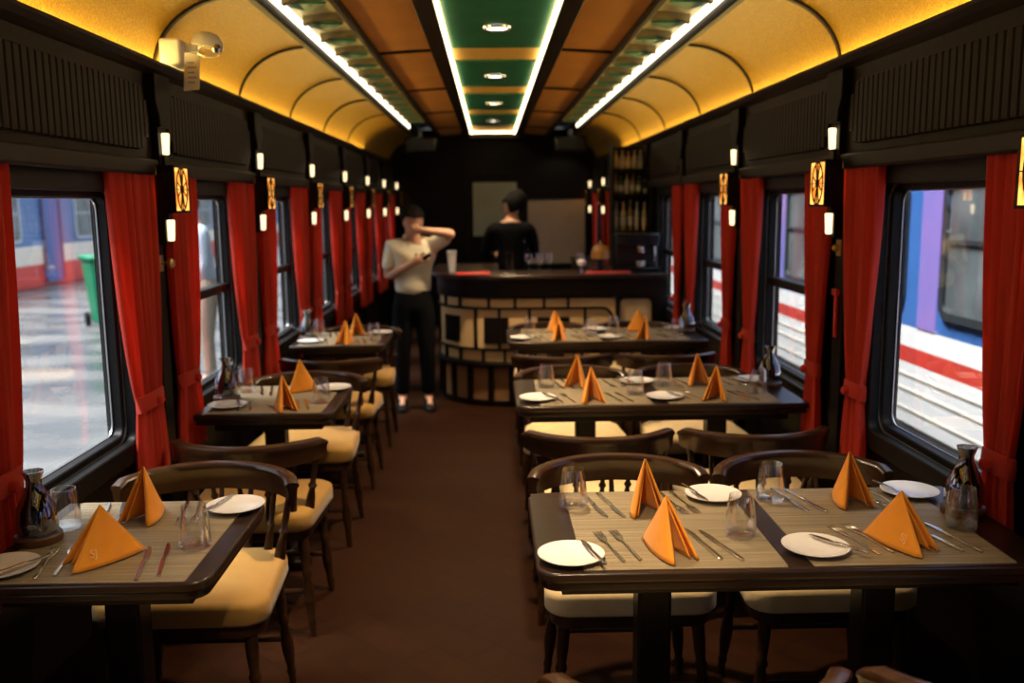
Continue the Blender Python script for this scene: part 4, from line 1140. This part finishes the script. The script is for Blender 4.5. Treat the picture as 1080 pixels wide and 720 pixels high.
JO=dict(pel=(0,0,.93),wst=(0,-.02,1.07),chs=(.0,-.05,1.24),upc=(0,-.07,1.40),nck=(0,-.10,1.50),head=(0,-.14,1.61),look=(0,-1,-.2),
  Rsh=(-.19,-.05,1.40),Rel=(-.23,-.02,1.13),Rwr=(-.20,-.14,.91),Rhd=(-.20,-.18,.84),Lsh=(.19,-.05,1.40),Lel=(.23,-.02,1.13),Lwr=(.20,-.14,.91),Lhd=(.20,-.18,.84),Rcr=(0,-1,0),Lcr=(0,-1,0),**{k:tuple(Vector(v)*1.07) for k,v in legs.items()})
om=human('man in pale blue shirt and khaki trousers on the platform outside',(-2.53,8.15,-.05),R(-70),JO,M['blueshirt'],M['khaki'],'long')

# ------------------------------------------------------------------ outside
struct(MB().box(-9.2,X(1.60,-1),-20,70,-.30,-.05).build('ground_platform',M['wet'],smooth=False))
struct(MB().box(-40,40,-30,90,-1.3,-1.1).build('ground_track',M['gravel'],smooth=False))
def carriage(name,label,xs,s,y0,y1,bands,wins,wz,frame_m,depth=2.6,zt=2.45):
    """side wall plane at x=xs, body extends away by s*depth"""
    t=thing(name,label,'train',(0,0,0))
    a,b=sorted((xs,xs+s*depth))
    for nm,z0,z1,mt in bands:
        MB().box(a,b,y0,y1,z0,z1).build(nm,mt,t,smooth=False)
    # roof
    m=MB(); n=10; vs=[]
    for yy in (y0,y1):
        for k in range(n+1):
            an=PI*k/n; vs.append(((a+b)/2-(b-a)/2*math.cos(an),yy,zt+.45*math.sin(an)))
    fs=[(k,k+1,n+2+k,n+1+k) for k in range(n)]+[tuple(range(n+1)),tuple(range(n+1,2*n+2))]
    m.add(vs,fs); m.build('roof',M['under'],t)
    for (ya,yb) in wins:
        m=MB(); w=.05; 
        o=rrect(ya,yb,wz[0],wz[1],.10,5); i=rrect(ya+w,yb-w,wz[0]+w,wz[1]-w,.06,5); k=len(o)
        x0=xs-s*.001; x1=xs-s*.03
        vs=[(x1,p,q) for p,q in o]+[(x1,p,q) for p,q in i]+[(x0,p,q) for p,q in o]+[(x0,p,q) for p,q in i]
        fs=[]
        for j in range(k):
            l=(j+1)%k; fs+=[(j,l,k+l,k+j),(j,l,2*k+l,2*k+j),(k+j,k+l,3*k+l,3*k+j)]
        m.add(vs,fs); wf=m.build('window',frame_m,t,smooth=False)
        g0,g1=sorted((xs-s*.001,xs-s*.008))
        MB().box(g0,g1,ya+w*.6,yb-w*.6,wz[0]+w*.6,wz[1]-w*.6).build('pane',M['tglass'],wf,smooth=False)
        zc=wz[0]+(wz[1]-wz[0])*.55
        q0,q1=sorted((xs-s*.001,xs-s*.022)); MB().box(q0,q1,ya+w,yb-w,zc-.015,zc+.015).build('window_bar',frame_m,wf,smooth=False)
    return t
# left train beyond the platform
lx=-9.3
wl=[(y,y+1.25) for y in (5.6,8.0,10.4,12.8,15.2)]+[(20.2,21.9),(24.5,26.0),(28,29.5),(31,32.5)]
wl=[(7.2,8.4),(10.0,11.2),(13.0,14.2),(16.6,18.35),(20.75,22.9),(25.2,27.0),(29,30.8)]
tl=carriage('passenger_carriage','blue carriage with cream and red stripes standing beyond the platform',lx,-1,-6,60,
   [('red_stripe',-.04,.42,M['tred']),('cream_stripe',.42,.80,M['tcream']),('blue_side',.80,2.45,mat('faded_blue_paint',(.10,.19,.40),.45,noise=.12,nscale=2)),('underframe',-1.05,-.04,M['under'])],wl,(.88,1.92),M['tframel'])
MB().box(lx+.0,lx+.04,19.2,20.0,.02,2.1).build('door',mat('door_dull_blue',(.05,.11,.33),.4),tl,bevel=.01)
MB().box(lx+.041,lx+.06,19.95,20.0,.05,2.1).box(lx+.041,lx+.06,19.2,19.25,.05,2.1).build('door_rail',mat('rail_brown',(.16,.06,.07),.5),tl)
# right train close alongside
rx=2.8
wr=[]; 
y=5.56
ws=[(4.55+1.44*(k-0),5.56+1.44*k) for k in range(-4,8)]
wr=[(a-.0,b) for a,b in ws]
wr=[(5.56-1.0+1.5*k,5.56+1.5*k) for k in range(-4,9)]
tr=carriage('passenger_carriage','blue and white carriage with a red stripe alongside the windows',rx,1,-6,40,
   [('undercarriage',-.95,.08,M['under']),('white_skirt',.08,.49,M['twhite']),('red_stripe',.49,.60,M['tred']),('white_stripe',.60,.735,M['twhite']),('blue_side',.735,2.45,M['tblue'])],wr,(.84,1.72),M['tframe'])
for k in range(-4,8):
    ya=5.56+1.5*k+.06
    MB().box(rx-.006,rx-.001,ya,ya+.26,.74,1.66).build('purple_band',M['tpurple'],tr,smooth=False)
for z in (.17,.30,.40): MB().box(rx-.006,rx-.001,-6,40,z,z+.018).build('side_moulding',M['tcream'],tr,bevel=.002,smooth=False)
MB().box(rx-.02,rx-.001,-6,40,1.86,1.90).build('drip_rail',mat('pale_blue_rail',(.25,.45,.75),.4),tr,smooth=False)
# green wheelie bin
t=thing('wheelie_bin','green plastic wheelie bin with a white logo standing on the wet platform','bin',(-5.26,12.6,-.05),R(35))
m=MB(); b0=[(-.20,-.22),(.20,-.22),(.20,.20),(-.20,.20)]; t0=[(-.27,-.30),(.27,-.30),(.27,.28),(-.27,.28)]
m.add([(x,y,.05) for x,y in b0]+[(x,y,.92) for x,y in t0],[(0,1,2,3),(4,5,6,7),(0,1,5,4),(1,2,6,5),(2,3,7,6),(3,0,4,7)]); m.build('body',M['bin'],t,bevel=.03)
MB().box(-.30,.30,-.34,.32,.92,.98).build('lid',M['bin'],t,bevel=.025)
MB().box(-.26,.26,.32,.38,.90,.94).build('handle',M['bin'],t,bevel=.01)
for x in (-.25,.25):
    m=MB(); m.lathe([(.09,-.025),(.10,-.02),(.10,.02),(.09,.025)],20,Matrix.Translation((x,.20,.10))@Matrix.Rotation(PI/2,4,'Y')); m.build('wheel',M['black'],t)
m=MB(); m.tube([(-.11,-.295,.50),(-.11,-.305,.66),(.07,-.305,.66),(.07,-.297,.58)],.014,6); m.box(-.10,.10,-.297,-.283,.40,.50); m.build('logo',M['binlogo'],t)

# ------------------------------------------------------------------ sky
w=bpy.data.worlds.new('sky'); S.world=w; w.use_nodes=True; nt=w.node_tree      # overcast sky, brighter towards the zenith
bg=nt.nodes['Background']; bg.inputs['Strength'].default_value=SKY
tc=nt.nodes.new('ShaderNodeTexCoord'); sp=nt.nodes.new('ShaderNodeSeparateXYZ'); nt.links.new(tc.outputs['Generated'],sp.inputs[0])
rp=nt.nodes.new('ShaderNodeValToRGB'); rp.color_ramp.elements[0].color=(.27,.30,.34,1); rp.color_ramp.elements[1].color=(.86,.93,1.0,1)
nt.links.new(sp.outputs['Z'],rp.inputs['Fac']); nt.links.new(rp.outputs['Color'],bg.inputs['Color'])
L=bpy.data.lights.new('hazy_sun','SUN'); L.energy=SUN; L.angle=R(25); L.color=(1,.97,.92)
lo=bpy.data.objects.new('hazy_sun',L); COL.objects.link(lo); lo.rotation_euler=Vector((math.cos(R(66)),.12,-math.sin(R(66)))).to_track_quat('-Z','Y').to_euler()

# ------------------------------------------------------------------ camera
cam=bpy.data.cameras.new('camera'); co=bpy.data.objects.new('camera',cam); COL.objects.link(co); S.camera=co
F_=960.; cam.sensor_width=36; cam.lens=36*F_/1080; cam.clip_start=.05; cam.clip_end=300
d=Vector(((517-540)/F_,(214-360)/F_,1)).normalized(); ro=R(.75)
u=Vector((-math.sin(ro),-math.cos(ro),0)); u=(u-d*u.dot(d)).normalized(); r_=d.cross(u)
# cam(x right,y down,z fwd) = Mx @ world ; columns r_,d,u
rows=[Vector((r_[i],d[i],u[i])) for i in range(3)]      # camera axes in world coords
cx_,cyv,cz=rows[0],-rows[1],-rows[2]
co.matrix_world=Matrix(((cx_.x,cyv.x,cz.x,0),(cx_.y,cyv.y,cz.y,0),(cx_.z,cyv.z,cz.z,1.58),(0,0,0,1)))
cam.dof.use_dof=True; cam.dof.focus_distance=2.35; cam.dof.aperture_fstop=2.4

S.view_settings.view_transform='Standard'; S.view_settings.look='None'; S.view_settings.gamma=1; S.view_settings.use_curve_mapping=False
S.view_settings.exposure=.45
S.cycles.use_denoising=True
S.cycles.max_bounces=8; S.cycles.transparent_max_bounces=24; S.cycles.sample_clamp_indirect=6
